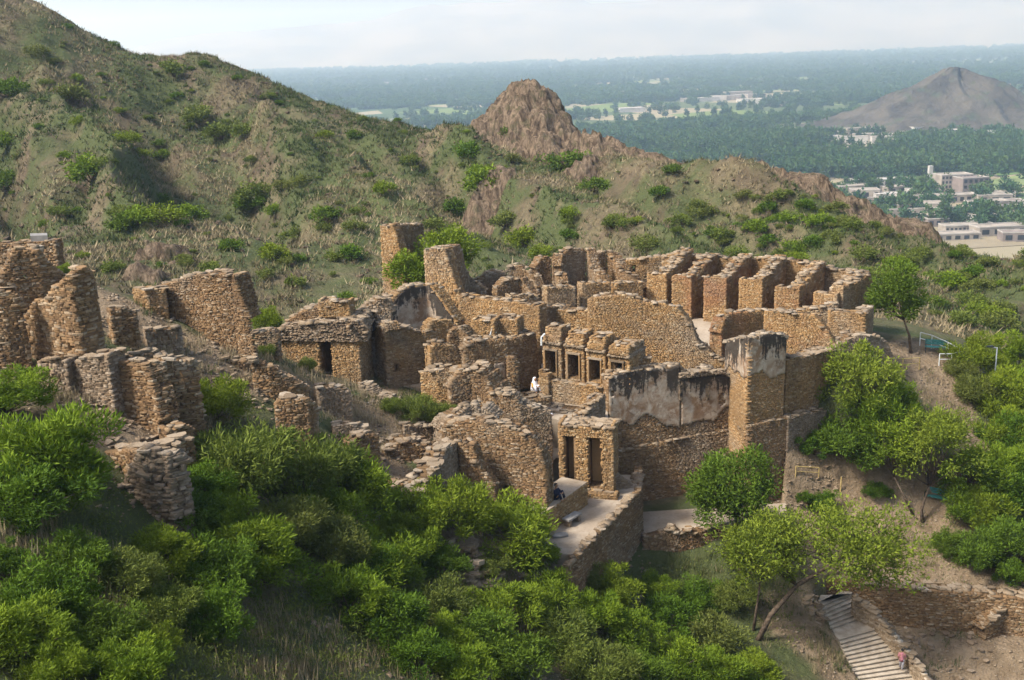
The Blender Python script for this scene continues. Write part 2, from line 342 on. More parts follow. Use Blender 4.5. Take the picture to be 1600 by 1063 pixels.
# sunk areas: the ground lies under the paved courts there
COURT = [tuple(P(840, 600, 74)[:2]), tuple(P(1000, 580, 72)[:2]), tuple(W(1147, 760, -8)[:2] + np.array([0, 1.0])), tuple(W(958, 800, -8)[:2] + np.array([0, 0.8])), tuple(W(1004, 880, -9)[:2] + np.array([-0.4, 0.3])),
         tuple(W(912, 868, -5)[:2] + np.array([-.3, .6])), tuple(W(850, 815, -4.5)[:2]), tuple(P(700, 700, 57.5)[:2]), tuple(P(735, 600, 64)[:2])]
GARDEN_WALL = [W(1262, 945, -11.6), W(1340, 962, -12.0), W(1450, 985, -12.4), W(1560, 1000, -12.7), W(1720, 1030, -13.0)]
ST_T = (W(1279, 941, -10.5), W(1338, 936, -11.5)); ST_B = (W(1346, 1076, -12.95), W(1440, 1066, -12.95))
STAIR = [tuple(ST_T[0][:2] + np.array([0.0, 0.9])), tuple(ST_T[1][:2] + np.array([.3, .9])), tuple(ST_B[1][:2] + np.array([.4, 0])), (ST_B[1][0] + .6, ST_B[1][1] - 4), (ST_B[0][0] + .3, ST_B[0][1] - 4), tuple(ST_B[0][:2])]
LOWER = [tuple(q[:2] + np.array([0, .45])) for q in GARDEN_WALL[1:]] + [(60, 30), (ST_B[1][0] + 1, 30), (ST_B[1][0] + .6, ST_B[1][1] - 4), tuple(ST_B[1][:2]), tuple(ST_T[1][:2] + np.array([.2, .6]))]
FOOT = [tuple(W(1000, 850, -7.5)[:2]), tuple(W(1060, 842, -7.5)[:2]), tuple(W(1150, 822, -7.5)[:2]), tuple(W(1226, 808, -7.5)[:2]), tuple(P(1222, 740, 66.5)[:2]), tuple(P(1160, 700, 69)[:2]), tuple(P(952, 700, 66.6)[:2])]
def terrain(x, y):
    x = np.asarray(x, float); y = np.asarray(y, float)
    z = tps(x, y)
    hill = sstep(92, 120, y)
    n1 = fbm(x / 17, y / 17, 3, 5) - 0.5; n2 = np.abs(fbm(x / 9 + 40, y / 15, 9, 4) - 0.5)
    pp = x * 0.87 + y * 0.48; qq = -x * 0.48 + y * 0.87; ph = (pp - 47 + 9 * (fbm(x / 30, y / 30, 14, 3) - 0.5)) / 24.5; tri = 1 - 4 * np.abs((ph + 0.5) % 1 - 0.5)
    tri = tri * (0.7 + 0.6 * vn(ph * 0.5, qq / 40, 8)) + 0.35 * (1 - 4 * np.abs((ph * 2.7 + .3 + vn(qq / 18, ph, 3)) % 1 - 0.5)); damp = sstep(104, 128, y) * (1 - 0.9 * sstep(-24, -8, y - 182 + 0.7 * np.clip(x, 0, 100)))
    z = z + hill * (n1 * 4.0 - n2 * 2.6 - 1.1 + damp * 5.6 * tri) * (1 - sstep(205, 240, y))
    z = z + (fbm(x / 1.7, y / 1.7, 21, 4) - 0.5) * (0.45 + 0.9 * hill)
    lo = inpoly(x, y, LOWER); z = np.where(lo, np.minimum(z, -12.35) , z)
    e_ = (ST_T[1] - ST_T[0])[:2]; e_ = np.array([e_[1], -e_[0]]) / np.hypot(*e_); f_ = np.clip(((x - ST_T[0][0]) * e_[0] + (y - ST_T[0][1]) * e_[1]) / float((ST_B[0] - ST_T[0])[:2] @ e_), 0, 1.25); z = np.where(inpoly(x, y, STAIR), np.minimum(z, -11.05 - 2.45 * f_), z)
    z = np.where(inpoly(x, y, FOOT), np.minimum(z, -7.6), z)
    co = inpoly(x, y, COURT); z = np.where(co, np.minimum(z, -5.6), z)
    return z
def hit(u, v, y0=22.0, y1=230.0, n=420):
    d = ray(u, v); ys = np.geomspace(y0, y1, n); q = _C[None] + d[None] * (ys / d[1])[:, None]
    below = q[:, 2] < terrain(q[:, 0], q[:, 1])
    k = int(np.argmax(below)) if below.any() else n - 1
    a, b = ys[max(k - 1, 0)], ys[k]; ys2 = np.linspace(a, b, 12); q2 = _C[None] + d[None] * (ys2 / d[1])[:, None]
    be = q2[:, 2] < terrain(q2[:, 0], q2[:, 1]); j = int(np.argmax(be)) if be.any() else 11
    return q2[j]
# tracks and bare patches: centre lines in photo pixels with a width in metres
TRACKS = []
def track(L, wd): TRACKS.append(([hit(u, v)[:2] for u, v in L], wd))
track([(1440, 552), (1418, 580), (1440, 610)], 1.6); track([(1475, 560), (1430, 550), (1380, 560)], 2.2); track([(1455, 560), (1480, 610), (1505, 650), (1535, 700), (1560, 740)], 0.9)
track([(1215, 800), (1330, 800), (1420, 800), (1500, 790)], 1.6); track([(1240, 740), (1275, 780), (1330, 790)], 2.2); track([(1290, 865), (1360, 880), (1440, 890), (1540, 905)], 2.2)
track([(1270, 955), (1230, 970), (1290, 1010), (1320, 1050)], 1.5); track([(1440, 1045), (1500, 1040), (1590, 1030)], 2.0); track([(1380, 970), (1440, 1010)], 1.2)
track([(95, 600), (150, 635), (190, 675), (262, 702)], 1.5); track([(470, 600), (540, 640), (600, 660)], 1.7); track([(400, 590), (440, 620)], 0.8); track([(190, 480), (240, 530), (300, 560), (345, 565)], 2.3); track([(600, 590), (590, 620), (620, 640)], 0.9)
track([(560, 670), (600, 720), (640, 760)], 1.3); track([(430, 610), (400, 590)], 0.8); track([(880, 850), (850, 870), (800, 900), (770, 930)], 1.0); track([(690, 880), (780, 880)], 1.2)
def seg_dist(x, y, pts):
    d = np.full(np.shape(x), 1e9)
    for (ax, ay), (bx, by) in zip(pts[:-1], pts[1:]):
        vx, vy = bx - ax, by - ay; t = np.clip(((x - ax) * vx + (y - ay) * vy) / (vx * vx + vy * vy), 0, 1)
        d = np.minimum(d, np.hypot(x - ax - t * vx, y - ay - t * vy))
    return d
def path_mask(x, y):
    m = np.zeros(np.shape(x)); j = (fbm(np.asarray(x) / 1.3, np.asarray(y) / 1.3, 5, 3) - 0.5) * 1.4
    for pts, wd in TRACKS: m = np.maximum(m, 1 - sstep(wd * 0.75, wd * 1.5, seg_dist(x, y, pts) + j))
    return m
GREEN_ZONE = [tuple(hit(u, v)[:2]) for u, v in ((-80, 720), (150, 720), (330, 640), (420, 650), (560, 740), (640, 790), (840, 830), (1000, 905), (1130, 850), (1240, 930), (1210, 1070), (600, 1120), (-100, 1120))]
def green_mask(x, y):
    g = inpoly(x, y, GREEN_ZONE) * 0.75
    r = sstep(1380, 1500, 800 + FPX * np.asarray(x) / (np.asarray(y) * 1.05)) * (y < 105) * (y > 60) * 0.8
    far = sstep(98, 108, y) * sstep(10, 60, x) * 0.45
    return np.clip(np.maximum(np.maximum(g, r), far) * (0.6 + 0.8 * (fbm(np.asarray(x) / 5, np.asarray(y) / 5, 77, 3) - 0.5) * 2), 0, 1)
NA, NY = 430, 560
aa = np.linspace(-0.66, 0.66, NA); yy = np.concatenate([np.geomspace(14, 230, NY - 40), np.linspace(233, 430, 40)])
Y, A = np.meshgrid(yy, aa, indexing='ij'); X = A * Y * 1.02
X[0] *= 1.0
Z = terrain(X, Y)
idx = np.arange(NA * NY).reshape(NY, NA)
Fq = np.stack([idx[:-1, :-1], idx[:-1, 1:], idx[1:, 1:], idx[1:, :-1]], -1).reshape(-1, 4)
pm = path_mask(X, Y); gm = green_mask(X, Y)
hill = obj('hill_terrain', mesh_np('hill_terrain', np.stack([X, Y, Z], -1), Fq, 'earth', {'path': pm.ravel(), 'green': gm.ravel()}, True))
tag(hill, 'dry grassy hillside falling past the ruins', None, None, 'structure')

# ------------------------------------------------------------------ the plain, the far range
PLAIN = -92.0
t = NT('plain_ground', 0.95, 0.1)
v = t.pos((1, 0.45, 1))
c = t.mix(t.rf(t.noise(0.0011, 5, v), 0.42, 0.58), (0.045, 0.08, 0.03), (0.095, 0.115, 0.05))
fld = t.n('ShaderNodeTexVoronoi'); fld.inputs['Scale'].default_value = 0.0085; t.l(t.pos((1, 0.8, 1)), fld.inputs['Vector'])
sep = t.n('ShaderNodeSeparateColor'); t.l(fld.outputs['Color'], sep.inputs[0])
c = t.mix(t.rf(sep.outputs[0], 0.55, 0.6, 0, 0.75), c, (0.15, 0.20, 0.06)); c = t.mix(t.rf(sep.outputs[1], 0.74, 0.78, 0, 0.8), c, (0.30, 0.25, 0.17))
t.color(c)
R = 45000.0
pl = pydata('ground', [(-R, -2000, PLAIN), (R, -2000, PLAIN), (R, R, PLAIN), (-R, R, PLAIN)], [(0, 1, 2, 3)], 'plain_ground'); tag(pl, kind='structure')
t = NT('far_rock', 0.95, 0.1); t.color(t.mix(t.rf(t.noise(0.0012, 5), 0.4, 0.6), (0.16, 0.145, 0.125), (0.24, 0.21, 0.17)))
def ridge(name, y0, y1, x0, x1, hf, nx=240, ny=30, seed=0):
    xs = np.linspace(x0, x1, nx); ys = np.linspace(0, 1, ny); XX, TT = np.meshgrid(xs, ys)
    hh = hf(xs); prof = np.where(TT < 0.6, TT / 0.6, (1 - TT) / 0.4) ** 0.9
    n = fbm(XX / 2600, TT * 6 + 3, seed, 5) - 0.5; n2 = np.abs(fbm(XX / 900, TT * 9, seed + 4, 4) - 0.5)
    ZZ = PLAIN - 5 + hh[None] * prof * (1 + 0.5 * n - 0.7 * n2)
    ix = np.arange(nx * ny).reshape(ny, nx)
    Fq = np.stack([ix[:-1, :-1], ix[:-1, 1:], ix[1:, 1:], ix[1:, :-1]], -1).reshape(-1, 4)
    o = obj(name, mesh_np(name, np.stack([XX, y0 + TT * (y1 - y0), ZZ], -1), Fq, 'far_rock', None, True)); tag(o, kind='structure'); return o
ridge('mountain_range', 8200, 11200, -9500, 9500, lambda x: 330 + 210 * vn(x / 2200 + 5.3, x * 0, 2) + 130 * vn(x / 650, x * 0, 7) - 250 * np.clip((-x - 200) / 1900, 0, 1.1), seed=31)
# the bare cone hill on the plain
hc = W(1505, 205, PLAIN); hr = 165.0
na, nr = 160, 44
th = np.linspace(0, 2 * pi, na, endpoint=False); rr = np.linspace(0, 1, nr); RR, TH = np.meshgrid(rr, th, indexing='ij')
HX = hc[0] + 40 + RR * np.cos(TH) * hr * (1.12 - 0.22 * np.cos(TH)) + 0 ; HY = hc[1] + 120 + RR * np.sin(TH) * 150
hh = 72 * (1 - np.sqrt(RR * RR + 0.004) * 0.998) ** 1.25 * (1 + .12 * np.cos(3 * TH + 1)) + 6 * np.exp(-((RR - .35) / .2) ** 2)
gul = np.abs(np.sin(TH * 6 + 5 * vn(TH * 3, RR * 4, 4))) * 11 * RR * (1 - RR) * 2
HZ = PLAIN - 1 + hh - gul + (fbm(HX / 40, HY / 40, 8, 5) - 0.5) * 22 * (1 - RR) ** .7
ix = np.arange(na * nr).reshape(nr, na); nxt = np.roll(ix, -1, 1)
Fq = np.stack([ix[:-1], nxt[:-1], nxt[1:], ix[1:]], -1).reshape(-1, 4)
t = NT('cone_rock', 0.95, 0.1); c = t.mix(t.rf(t.noise(0.03, 7), 0.4, 0.6), (0.042, 0.038, 0.03), (0.092, 0.08, 0.06)); t.color(t.mix(t.rf(t.noise(0.05, 6), 0.55, 0.66, 0, 0.6), c, (0.05, 0.075, 0.035))); t.bump(t.noise(0.12, 7), 0.8, 6.0)
o = obj('hill', mesh_np('hill', np.stack([HX, HY, HZ], -1), Fq, 'cone_rock', None, True)); tag(o, kind='structure')
# ------------------------------------------------------------------ masonry
def slab_mesh(name, k, mat):
    r = np.random.default_rng(k); n = 7
    a = np.sort((np.arange(n) + r.random(n) * 0.7) / n * 2 * pi); c, s = np.cos(a), np.sin(a)
    q = np.maximum(np.abs(c), np.abs(s)) ** 0.92; c = c / q; s = s / q
    rad = 0.9 + r.random(n) * 0.18
    lo = np.stack([c * rad * (0.93 + r.random(n) * .08), s * rad * (0.93 + r.random(n) * .08), -1 + r.random(n) * 0.12], -1)
    up = np.stack([c * rad, s * rad, 0.7 + r.random(n) * 0.2], -1); tp = np.stack([c * rad * 0.94, s * rad * 0.92, 0.94 + r.random(n) * 0.12], -1)
    V = np.concatenate([lo, up, tp]); F = [tuple(range(n))[::-1], tuple(range(2 * n, 3 * n))]
    for b in (0, n): F += [(b + i, b + (i + 1) % n, b + n + (i + 1) % n, b + n + i) for i in range(n)]
    me = bpy.data.meshes.new(name); me.from_pydata(V.tolist(), [], F); me.update(); me.materials.append(M[mat]); return me
STM = {mt: [slab_mesh('stone', 40 + k, mt) for k in range(9)] for mt in ('ochre', 'brown', 'slate', 'rust', 'coping', 'rock')}

class Masonry:
    """a run of dry-stone wall: pts = world points along the top of the visible face (first to last, as seen), zb = foot, t = thickness away from the viewer"""
    def __init__(s, pts, zb, t=0.8, holes=(), course=0.105, length=0.33, rag=0.14, cap=0.8, back=True, batter=0.0, proud=0.016, ends=(True, True), capsize=1.0, flat=False):
        fine = 0.62 if np.mean([p[1] for p in pts]) > 53 else 0.85
        course *= fine * rng.uniform(0.9, 1.2); length *= fine * rng.uniform(0.9, 1.2)
        s.pts = np.array(pts, float); d = np.hypot(*(s.pts[1:, :2] - s.pts[:-1, :2]).T); s.S = np.concatenate([[0], np.cumsum(d)]); s.L = s.S[-1]
        s.zb, s.t, s.holes, s.batter = zb, t, list(holes), batter
        s.flat = flat; s.rag = rag; s.C = []; s.H = []; s.Yw = []; s.T = []; s.K = []     # K: 0 face, 1 coping
        s.face(course, length, proud, 0)
        if back: s.face(course * 2.2, length * 2.4, proud, 1)
        for e in (0, 1):
            if ends[e]: s.end(e, course, length, proud)
        s.steps(course, length)
        if cap: s.cap(cap, capsize)
        s.C = np.concatenate(s.C); s.H = np.concatenate(s.H); s.Yw = np.concatenate(s.Yw); s.T = np.concatenate(s.T); s.K = np.concatenate(s.K)
        tz = terrain(s.C[:, 0], s.C[:, 1]); keep = s.C[:, 2] + s.H[:, 2] > tz - 0.15
        for nm in 'C H Yw T K'.split(): setattr(s, nm, getattr(s, nm)[keep])
    def at(s, q):
        q = np.asarray(q, float); k = np.clip(np.searchsorted(s.S, q, 'right') - 1, 0, len(s.S) - 2)
        a, b = s.pts[k], s.pts[k + 1]; f = ((q - s.S[k]) / np.maximum(s.S[k + 1] - s.S[k], 1e-6))[..., None]
        p = a + (b - a) * f; d = b[..., :2] - a[..., :2]; d = d / np.maximum(np.hypot(d[..., 0], d[..., 1])[..., None], 1e-6)
        return p, d
    def top(s, q):
        z = s.at(q)[0][..., 2]
        if s.rag: z = z + (vn(np.asarray(q) * 1.4 + s.pts[0, 0] * 3.1, np.asarray(q) * 0 + s.pts[0, 1], 5) - 0.5) * 2 * s.rag
        return z
    def inhole(s, q, z, m=0.0):
        r = np.zeros(np.shape(q), bool)
        for (a, b, z0, z1) in s.holes: r |= (q > a - m) & (q < b + m) & (z > z0 - m) & (z < z1 + m)
        return r
    def put(s, C, H, Yw, T, k):
        if len(C): s.C.append(C); s.H.append(H); s.Yw.append(Yw); s.T.append(T); s.K.append(np.full(len(C), k))
    def face(s, course, length, proud, side):
        zmax = s.pts[:, 2].max() + 0.4; z = s.zb; Q = []; Zc = []; Ln = []; Ch = []
        while z < zmax:
            ch = course * (0.7 + 0.65 * rng.random()); n = int(s.L / (length * 0.62)) + 4
            ln = length * (0.45 + 1.1 * rng.random(n) ** 1.6); e = np.cumsum(ln) - rng.random() * length
            q = e - ln / 2; k = (q > 0.02) & (q < s.L - 0.02); Q.append(q[k]); Ln.append(ln[k]); Zc.append(np.full(k.sum(), z + ch / 2)); Ch.append(np.full(k.sum(), ch)); z += ch
        q = np.concatenate(Q); ln = np.concatenate(Ln); zc = np.concatenate(Zc); ch = np.concatenate(Ch)
        k = (zc + ch * 0.3 < s.top(q)) & ~s.inhole(q, zc, 0.06)
        if side:
            for kn in s.turns(): k &= np.abs(q - kn) > s.t
        q, ln, zc, ch = q[k], ln[k], zc[k], ch[k]
        p, d = s.at(q); nrm = np.stack([d[:, 1], -d[:, 0]], -1) * (1 if side == 0 else -1)
        n = len(q); dep = 0.11 + 0.05 * rng.random(n); pr = proud * (rng.random(n) * 2.2 - 0.7) + (rng.random(n) > 0.95) * 0.035
        base = p[:, :2] if side == 0 else p[:, :2] + np.stack([-d[:, 1], d[:, 0]], -1) * s.t
        hgt = np.maximum(s.top(q) - zc, 0); off = pr - dep + (s.batter * hgt)
        xy = base + nrm * off[:, None]
        lf = 0.5 * np.minimum(ln, 9) - 0.008
        lf = np.minimum(lf, np.maximum(np.minimum(q, s.L - q) + 0.05, 0.06))
        s.put(np.column_stack([xy, zc]), np.column_stack([lf, dep, ch / 2 - 0.007]), np.arctan2(d[:, 1], d[:, 0]), (rng.random((n, 2)) - 0.5) * 0.09, 0 if side == 0 else 2)
    def end(s, e, course, length, proud):
        q0 = 0.0 if e == 0 else s.L; zt = float(s.top(np.array([q0]))[0]); p, d = s.at(np.array([q0])); d = d[0]; p = p[0]; nb = np.array([-d[1], d[0]])
        z = s.zb; C = []; H = []
        while z < zt:
            ch = course * (0.7 + 0.65 * rng.random()); x = 0
            while x < s.t - 0.04:
                ln = min(length * (0.5 + 0.9 * rng.random()), s.t - x); 
                if s.t - x - ln < 0.1: ln = s.t - x
                xy = p[:2] + nb * (x + ln / 2) + d * ((-1 if e == 0 else 1) * (proud * (rng.random() * 2.2 - 0.7) - 0.1))
                C.append([*xy, z + ch / 2]); H.append([0.1, ln / 2 - 0.008, ch / 2 - 0.007]); x += ln
            z += ch
        if C:
            n = len(C); s.put(np.array(C), np.array(H), np.full(n, math.atan2(d[1], d[0])), (rng.random((n, 2)) - 0.5) * 0.09, 3)
    def steps(s, course, length):
        q = np.arange(0.1, s.L, 0.28); z = s.top(q); C = []; H = []; Y = []
        for i in range(len(q) - 1):
            dz = z[i + 1] - z[i]
            if abs(dz) < 0.2: continue
            qm = (q[i] + q[i + 1]) / 2; p, d = s.at(np.array([qm])); p = p[0]; d = d[0]; nb = np.array([-d[1], d[0]]); zz = min(z[i], z[i + 1]) - 0.1
            while zz < max(z[i], z[i + 1]):
                ch = course * (0.7 + 0.65 * rng.random()); x = 0.0; f_ = (zz - z[i]) / dz; qq = d * ((f_ - 0.5) * 0.28)
                while x < s.t - 0.05:
                    ln = min(length * (0.5 + 0.9 * rng.random()), s.t - x); c = p[:2] + nb * (x + ln / 2) + qq - d * np.sign(dz) * (0.03 * rng.random())
                    C.append([*c, zz + ch / 2]); H.append([0.15 + 0.05 * rng.random(), ln / 2 - 0.006, ch / 2 - 0.005]); Y.append(math.atan2(d[1], d[0]) + random.gauss(0, 0.12)); x += ln
                zz += ch
        if C: s.put(np.array(C), np.array(H), np.array(Y), (rng.random((len(C), 2)) - 0.5) * 0.14, 3)
    def cap(s, dens, size):
        n = int(s.L * max(s.t, 0.5) * (4 if s.flat else 7) * dens); q = rng.random(n) * s.L; p, d = s.at(q); x = rng.random(n) * s.t
        z = s.top(q); ok = ~s.inhole(q, z - 0.1, 0.05)
        xy = p[:, :2] + np.stack([-d[:, 1], d[:, 0]], -1) * x[:, None]
        sl = (s.top(np.minimum(q + 0.1, s.L)) - s.top(np.maximum(q - 0.1, 0))) / 0.2; st = np.clip(np.abs(sl), 0, 1.2)
        H = np.column_stack([size * (0.13 + 0.17 * rng.random(n)), size * (0.10 + 0.14 * rng.random(n)), (0.015 if s.flat else 0.022) + 0.03 * rng.random(n) + 0.02 * st])
        C = np.column_stack([xy, z + (rng.random(n) - 0.4) * 0.07]); yw = np.arctan2(d[:, 1], d[:, 0]) + (rng.random(n) - 0.5) * (1.2 if not s.flat else 0.3)
        T = (rng.random((n, 2)) - 0.5) * (0.3 if not s.flat else 0.05)
        s.put(C[ok], H[ok], yw[ok], T[ok], 1)
    def turns(s):
        d = s.pts[1:, :2] - s.pts[:-1, :2]; a = np.arctan2(d[:, 1], d[:, 0]); da = (np.diff(a) + pi) % (2 * pi) - pi
        return [s.S[i + 1] for i in range(len(da)) if abs(da[i]) > 0.3]
    def core(s):
        ds = 0.28; kn = [0.0] + s.turns() + [s.L]; q = []; hl = []
        for a0, a1 in zip(kn[:-1], kn[1:]):
            if a1 - a0 < 0.3: continue
            i0 = 0.06 + (0.35 * min(s.t, 1.2) if a0 > 0 else 0); i1 = 0.06 + (0.35 * min(s.t, 1.2) if a1 < s.L else 0)
            if a1 - a0 < i0 + i1 + 0.1: continue
            m_ = max(1, int((a1 - a0) / ds)); e = np.linspace(a0 + i0, a1 - i1, m_ + 1); q += list((e[1:] + e[:-1]) / 2); hl += [(e[1] - e[0]) / 2 + 0.012] * m_
        q = np.array(q); n = len(q)
        if n == 0: return np.zeros((0, 3)), np.zeros((0, 3)), np.zeros(0)
        p, d = s.at(q); zt = s.top(q) - 0.05; nb = np.stack([-d[:, 1], d[:, 0]], -1); C = []; H = []; Y = []
        for i in range(n):
            spans = [(s.zb, zt[i])]
            for (a, b, z0, z1) in s.holes:
                if a < q[i] < b:
                    new = []
                    for (u0, u1) in spans:
                        if z0 > u0 + 0.02: new.append((u0, min(z0, u1)))
                        if z1 < u1 - 0.02: new.append((max(z1, u0), u1))
                    spans = [x for x in new if x[1] - x[0] > 0.02]
            for u0, u1 in spans:
                if u1 - u0 < 0.05: continue
                ins = 0.05; c = p[i, :2] + nb[i] * (s.t / 2); C.append([*c, (u0 + u1) / 2]); H.append([hl[i], s.t / 2 - ins, (u1 - u0) / 2]); Y.append(math.atan2(d[i, 1], d[i, 0]))
        return np.array(C), np.array(H), np.array(Y)

NSTONE = [0]
def emit(root, ms, mat='ochre', capmat='coping', indiv=60, core_name='rubble_core', core_mat='core'):
    """stones of the masonry runs become children of the thing: the largest as single stones, the rest joined"""
    if not isinstance(ms, (list, tuple)): ms = [ms]
    org = np.array(root.matrix_world.translation) if False else np.array(root.location)
    C = np.concatenate([m_.C for m_ in ms]) - org; H = np.concatenate([m_.H for m_ in ms]); Yw = np.concatenate([m_.Yw for m_ in ms]); T = np.concatenate([m_.T for m_ in ms]); K = np.concatenate([m_.K for m_ in ms])
    n = len(C); world = C + org
    # stones that show largest: big, near, on the seen side and above ground
    dist = np.linalg.norm(world - _C, axis=1); cu = (world - _C) @ _R / ((world - _C) @ _F) * FPX; cv = (world - _C) @ _U / ((world - _C) @ _F) * FPX
    inview = (np.abs(cu) < 790) & (np.abs(cv) < 520)
    score = H[:, 0] * (H[:, 2] + 0.05) / dist * (0.4 + rng.random(n)) * inview
    pick = np.argsort(-score)[:indiv]; pick = pick[score[pick] > 0]
    sel = np.zeros(n, bool); sel[pick] = True
    holder = root
    for m_ in ms:
        c, h, y = m_.core()
        if len(c):
            V, F = boxes(c - org, h, y); co = obj(core_name, mesh_np(core_name, V, F, core_mat), root)
            if core_name != 'rubble_core': holder = co
    for i in pick:
        me = STM[capmat if K[i] == 1 else mat][int(rng.integers(9))]
        o = bpy.data.objects.new('stone', me); COL.objects.link(o); o.parent = holder
        o.location = C[i]; o.scale = H[i] * (1.06, 1.06, 1.02); o.rotation_euler = (T[i, 1], -T[i, 0], Yw[i]); NSTONE[0] += 1
    for ks, mt, nm in (((0, 2, 3), mat, 'stone_facing'), ((1,), capmat, 'coping_stones')):
        VV = []; FF = []; TT = []; base = 0
        for k in ks:
            r = ~sel & (K == k)
            if r.sum():        # faces bedded in the wall are left off
                V, F = boxes(C[r], H[r], Yw[r], T[r], 0.22, BOXF[{0: [1, 2, 3, 5], 2: [1, 3, 4, 5], 3: [1, 2, 3, 4, 5], 1: [1, 2, 3, 4, 5]}[k]])
                VV.append(V); FF.append(F + base); TT.append(np.repeat(rng.random(r.sum()), 8)); base += len(V)
        if VV:
            o = obj(nm, mesh_np(nm, np.concatenate(VV), np.concatenate(FF), mt, np.concatenate(TT)), holder); o['kind'] = 'stuff'
def up(pts): return [P(*p) for p in pts]
def wall(name, label, cat, pts, zb, mat='ochre', indiv=60, group=None, world=False, core_mat='core', capmat='coping', **kw):
    """pts: photo pixel + distance of the top of the seen face"""
    pw = [np.array(p, float) for p in pts] if world else up(pts)
    c = np.mean(pw, 0); root = thing(name, label, cat, (c[0], c[1], zb), group)
    ms = Masonry(pw, zb, **kw); emit(root, ms, mat, capmat, indiv, core_mat=core_mat); return root, ms
def plaster(root, ms, z0, z1, q0=0.0, q1=None, thr=0.45, seed=1, off=0.055, mat='plaster', name='plaster', sc=1.1, thick=0.04):
    """what is left of a render coat on the seen face: a thin shell with an eaten outline"""
    org = np.array(root.location); q1 = ms.L if q1 is None else q1; dq, dz = 0.12, 0.12; nq = max(2, int((q1 - q0) / dq)); nz = max(2, int((z1 - z0) / dz))
    qe = np.linspace(q0, q1, nq + 1); ze = np.linspace(z0, z1, nz + 1); Q, Zz = np.meshgrid(qe, ze, indexing='ij')
    p, d = ms.at(Q.ravel()); nrm = np.stack([d[:, 1], -d[:, 0]], -1); jz = (rng.random(Q.size) - 0.5) * 0.05
    hgt = np.maximum(p[:, 2] - Zz.ravel(), 0)
    A = np.column_stack([p[:, :2] + nrm * (off + ms.batter * hgt + 0.02 * vn(Q.ravel() * 2, Zz.ravel() * 2, seed))[:, None], Zz.ravel() + jz]); B = A.copy(); B[:, :2] -= nrm * (thick + 0.1)
    V = np.concatenate([A, B]) - org; N = Q.size; ix = np.arange(N).reshape(nq + 1, nz + 1)
    qc = (qe[1:] + qe[:-1]) / 2; zc = (ze[1:] + ze[:-1]) / 2; QC, ZC = np.meshgrid(qc, zc, indexing='ij')
    edge = np.minimum(np.minimum(QC - q0, q1 - QC) / 0.5, np.minimum(ZC - z0, z1 - ZC) / 0.5)
    keep = (fbm(QC / sc, ZC / sc, seed, 4) + 0.12 * np.clip(edge, 0, 1) > thr) & (ZC > z0 + 1.6 * vn(QC / 0.8, QC * 0, seed + 3) * vn(QC / 2.5, QC * 0, seed + 6)) & (ZC < ms.top(QC) - 0.02) & ~ms.inhole(QC, ZC, 0.02)
    F = []
    for i, j in zip(*np.nonzero(keep)):
        a, b, c_, d_ = int(ix[i, j]), int(ix[i + 1, j]), int(ix[i + 1, j + 1]), int(ix[i, j + 1]); F.append((a, b, c_, d_))
        for (x0, y0), (i2, j2) in (((a, b), (i, j - 1)), ((b, c_), (i + 1, j)), ((c_, d_), (i, j + 1)), ((d_, a), (i - 1, j))):
            if not (0 <= i2 < nq and 0 <= j2 < nz and keep[i2, j2]): F.append((y0, x0, x0 + N, y0 + N))
    if F:
        dp = ms.top(Q.ravel()) - Zz.ravel(); me = mesh_np(name, V, np.array(F), mat, {'drop': np.concatenate([dp, dp])}); obj(name, me, root)
def zat(u, v, y): return P(u, v, y)[2]
def slabthing(name, label, cat, poly, z1, z0, mat, group=None, kind=None):
    c = np.mean([p[:2] for p in poly], 0); mb = MB().prism([(p[0] - c[0], p[1] - c[1]) for p in poly], 0, z1 - z0); o = mb.build(name, mat); o.location = (c[0], c[1], z0); return tag(o, label, cat, group, kind)

# ---- broken walls on the ledge
g = 'broken walls on the ledge'
wall('parapet_wall', 'low squared wall with a pale flat top behind the peaked ruin', 'wall', [(-60, 383, 62), (0, 381, 62), (86, 377, 62)], zat(40, 418, 62), 'brown', 120, length=0.42, course=0.13, flat=True, rag=0.02, t=1.0)
slabthing('cap_block', 'square grey stone block lying on the low squared wall', 'block', [P(48, 374, 62.2), P(75, 374, 62.2), P(75, 374, 63.1), P(48, 374, 63.1)], zat(60, 367, 62.5), zat(60, 377, 62.4), 'slab_grey')
wall('peaked_wall', 'ruined wall rising to a ragged peak, dark passage beside it', 'wall', [(-60, 520, 46), (-20, 490, 46.3), (4, 442, 46.6), (22, 416, 46.8), (32, 395, 47), (57, 393, 47.2), (70, 409, 47.4), (95, 429, 47.8), (112, 446, 48)], 6.8, 'brown', 240, t=1.1, rag=0.22, length=0.4, course=0.105)
wall('corner_wall', 'ruined dry stone corner wall with a small dark hole', 'wall', [(38, 508, 46.2), (57, 476, 45.6), (80, 458, 44.9), (106, 431, 44.3), (113, 427, 44.3), (136, 424, 44.9), (149, 442, 45.4), (156, 478, 45.8)], 6.8, 'brown', 300, t=0.9, rag=0.2, length=0.4, holes=[(2.85, 3.1, 9.2, 9.5)])
wall('peaked_wall', 'short stub of rough wall in front of the peaked ruin', 'wall', [(-50, 470, 44.5), (0, 452, 44.6), (30, 470, 44.8), (42, 510, 44.9)], 6.8, 'brown', 160, t=0.7, rag=0.2)
rt, ms = wall('stub_wall', 'squared pier with a pale top joined to the broad broken wall', 'wall', [(207, 452, 56.2), (229, 453, 55.4), (259, 452, 55.7)], 6.6, 'ochre', 90, t=1.0, flat=True, rag=0.03)
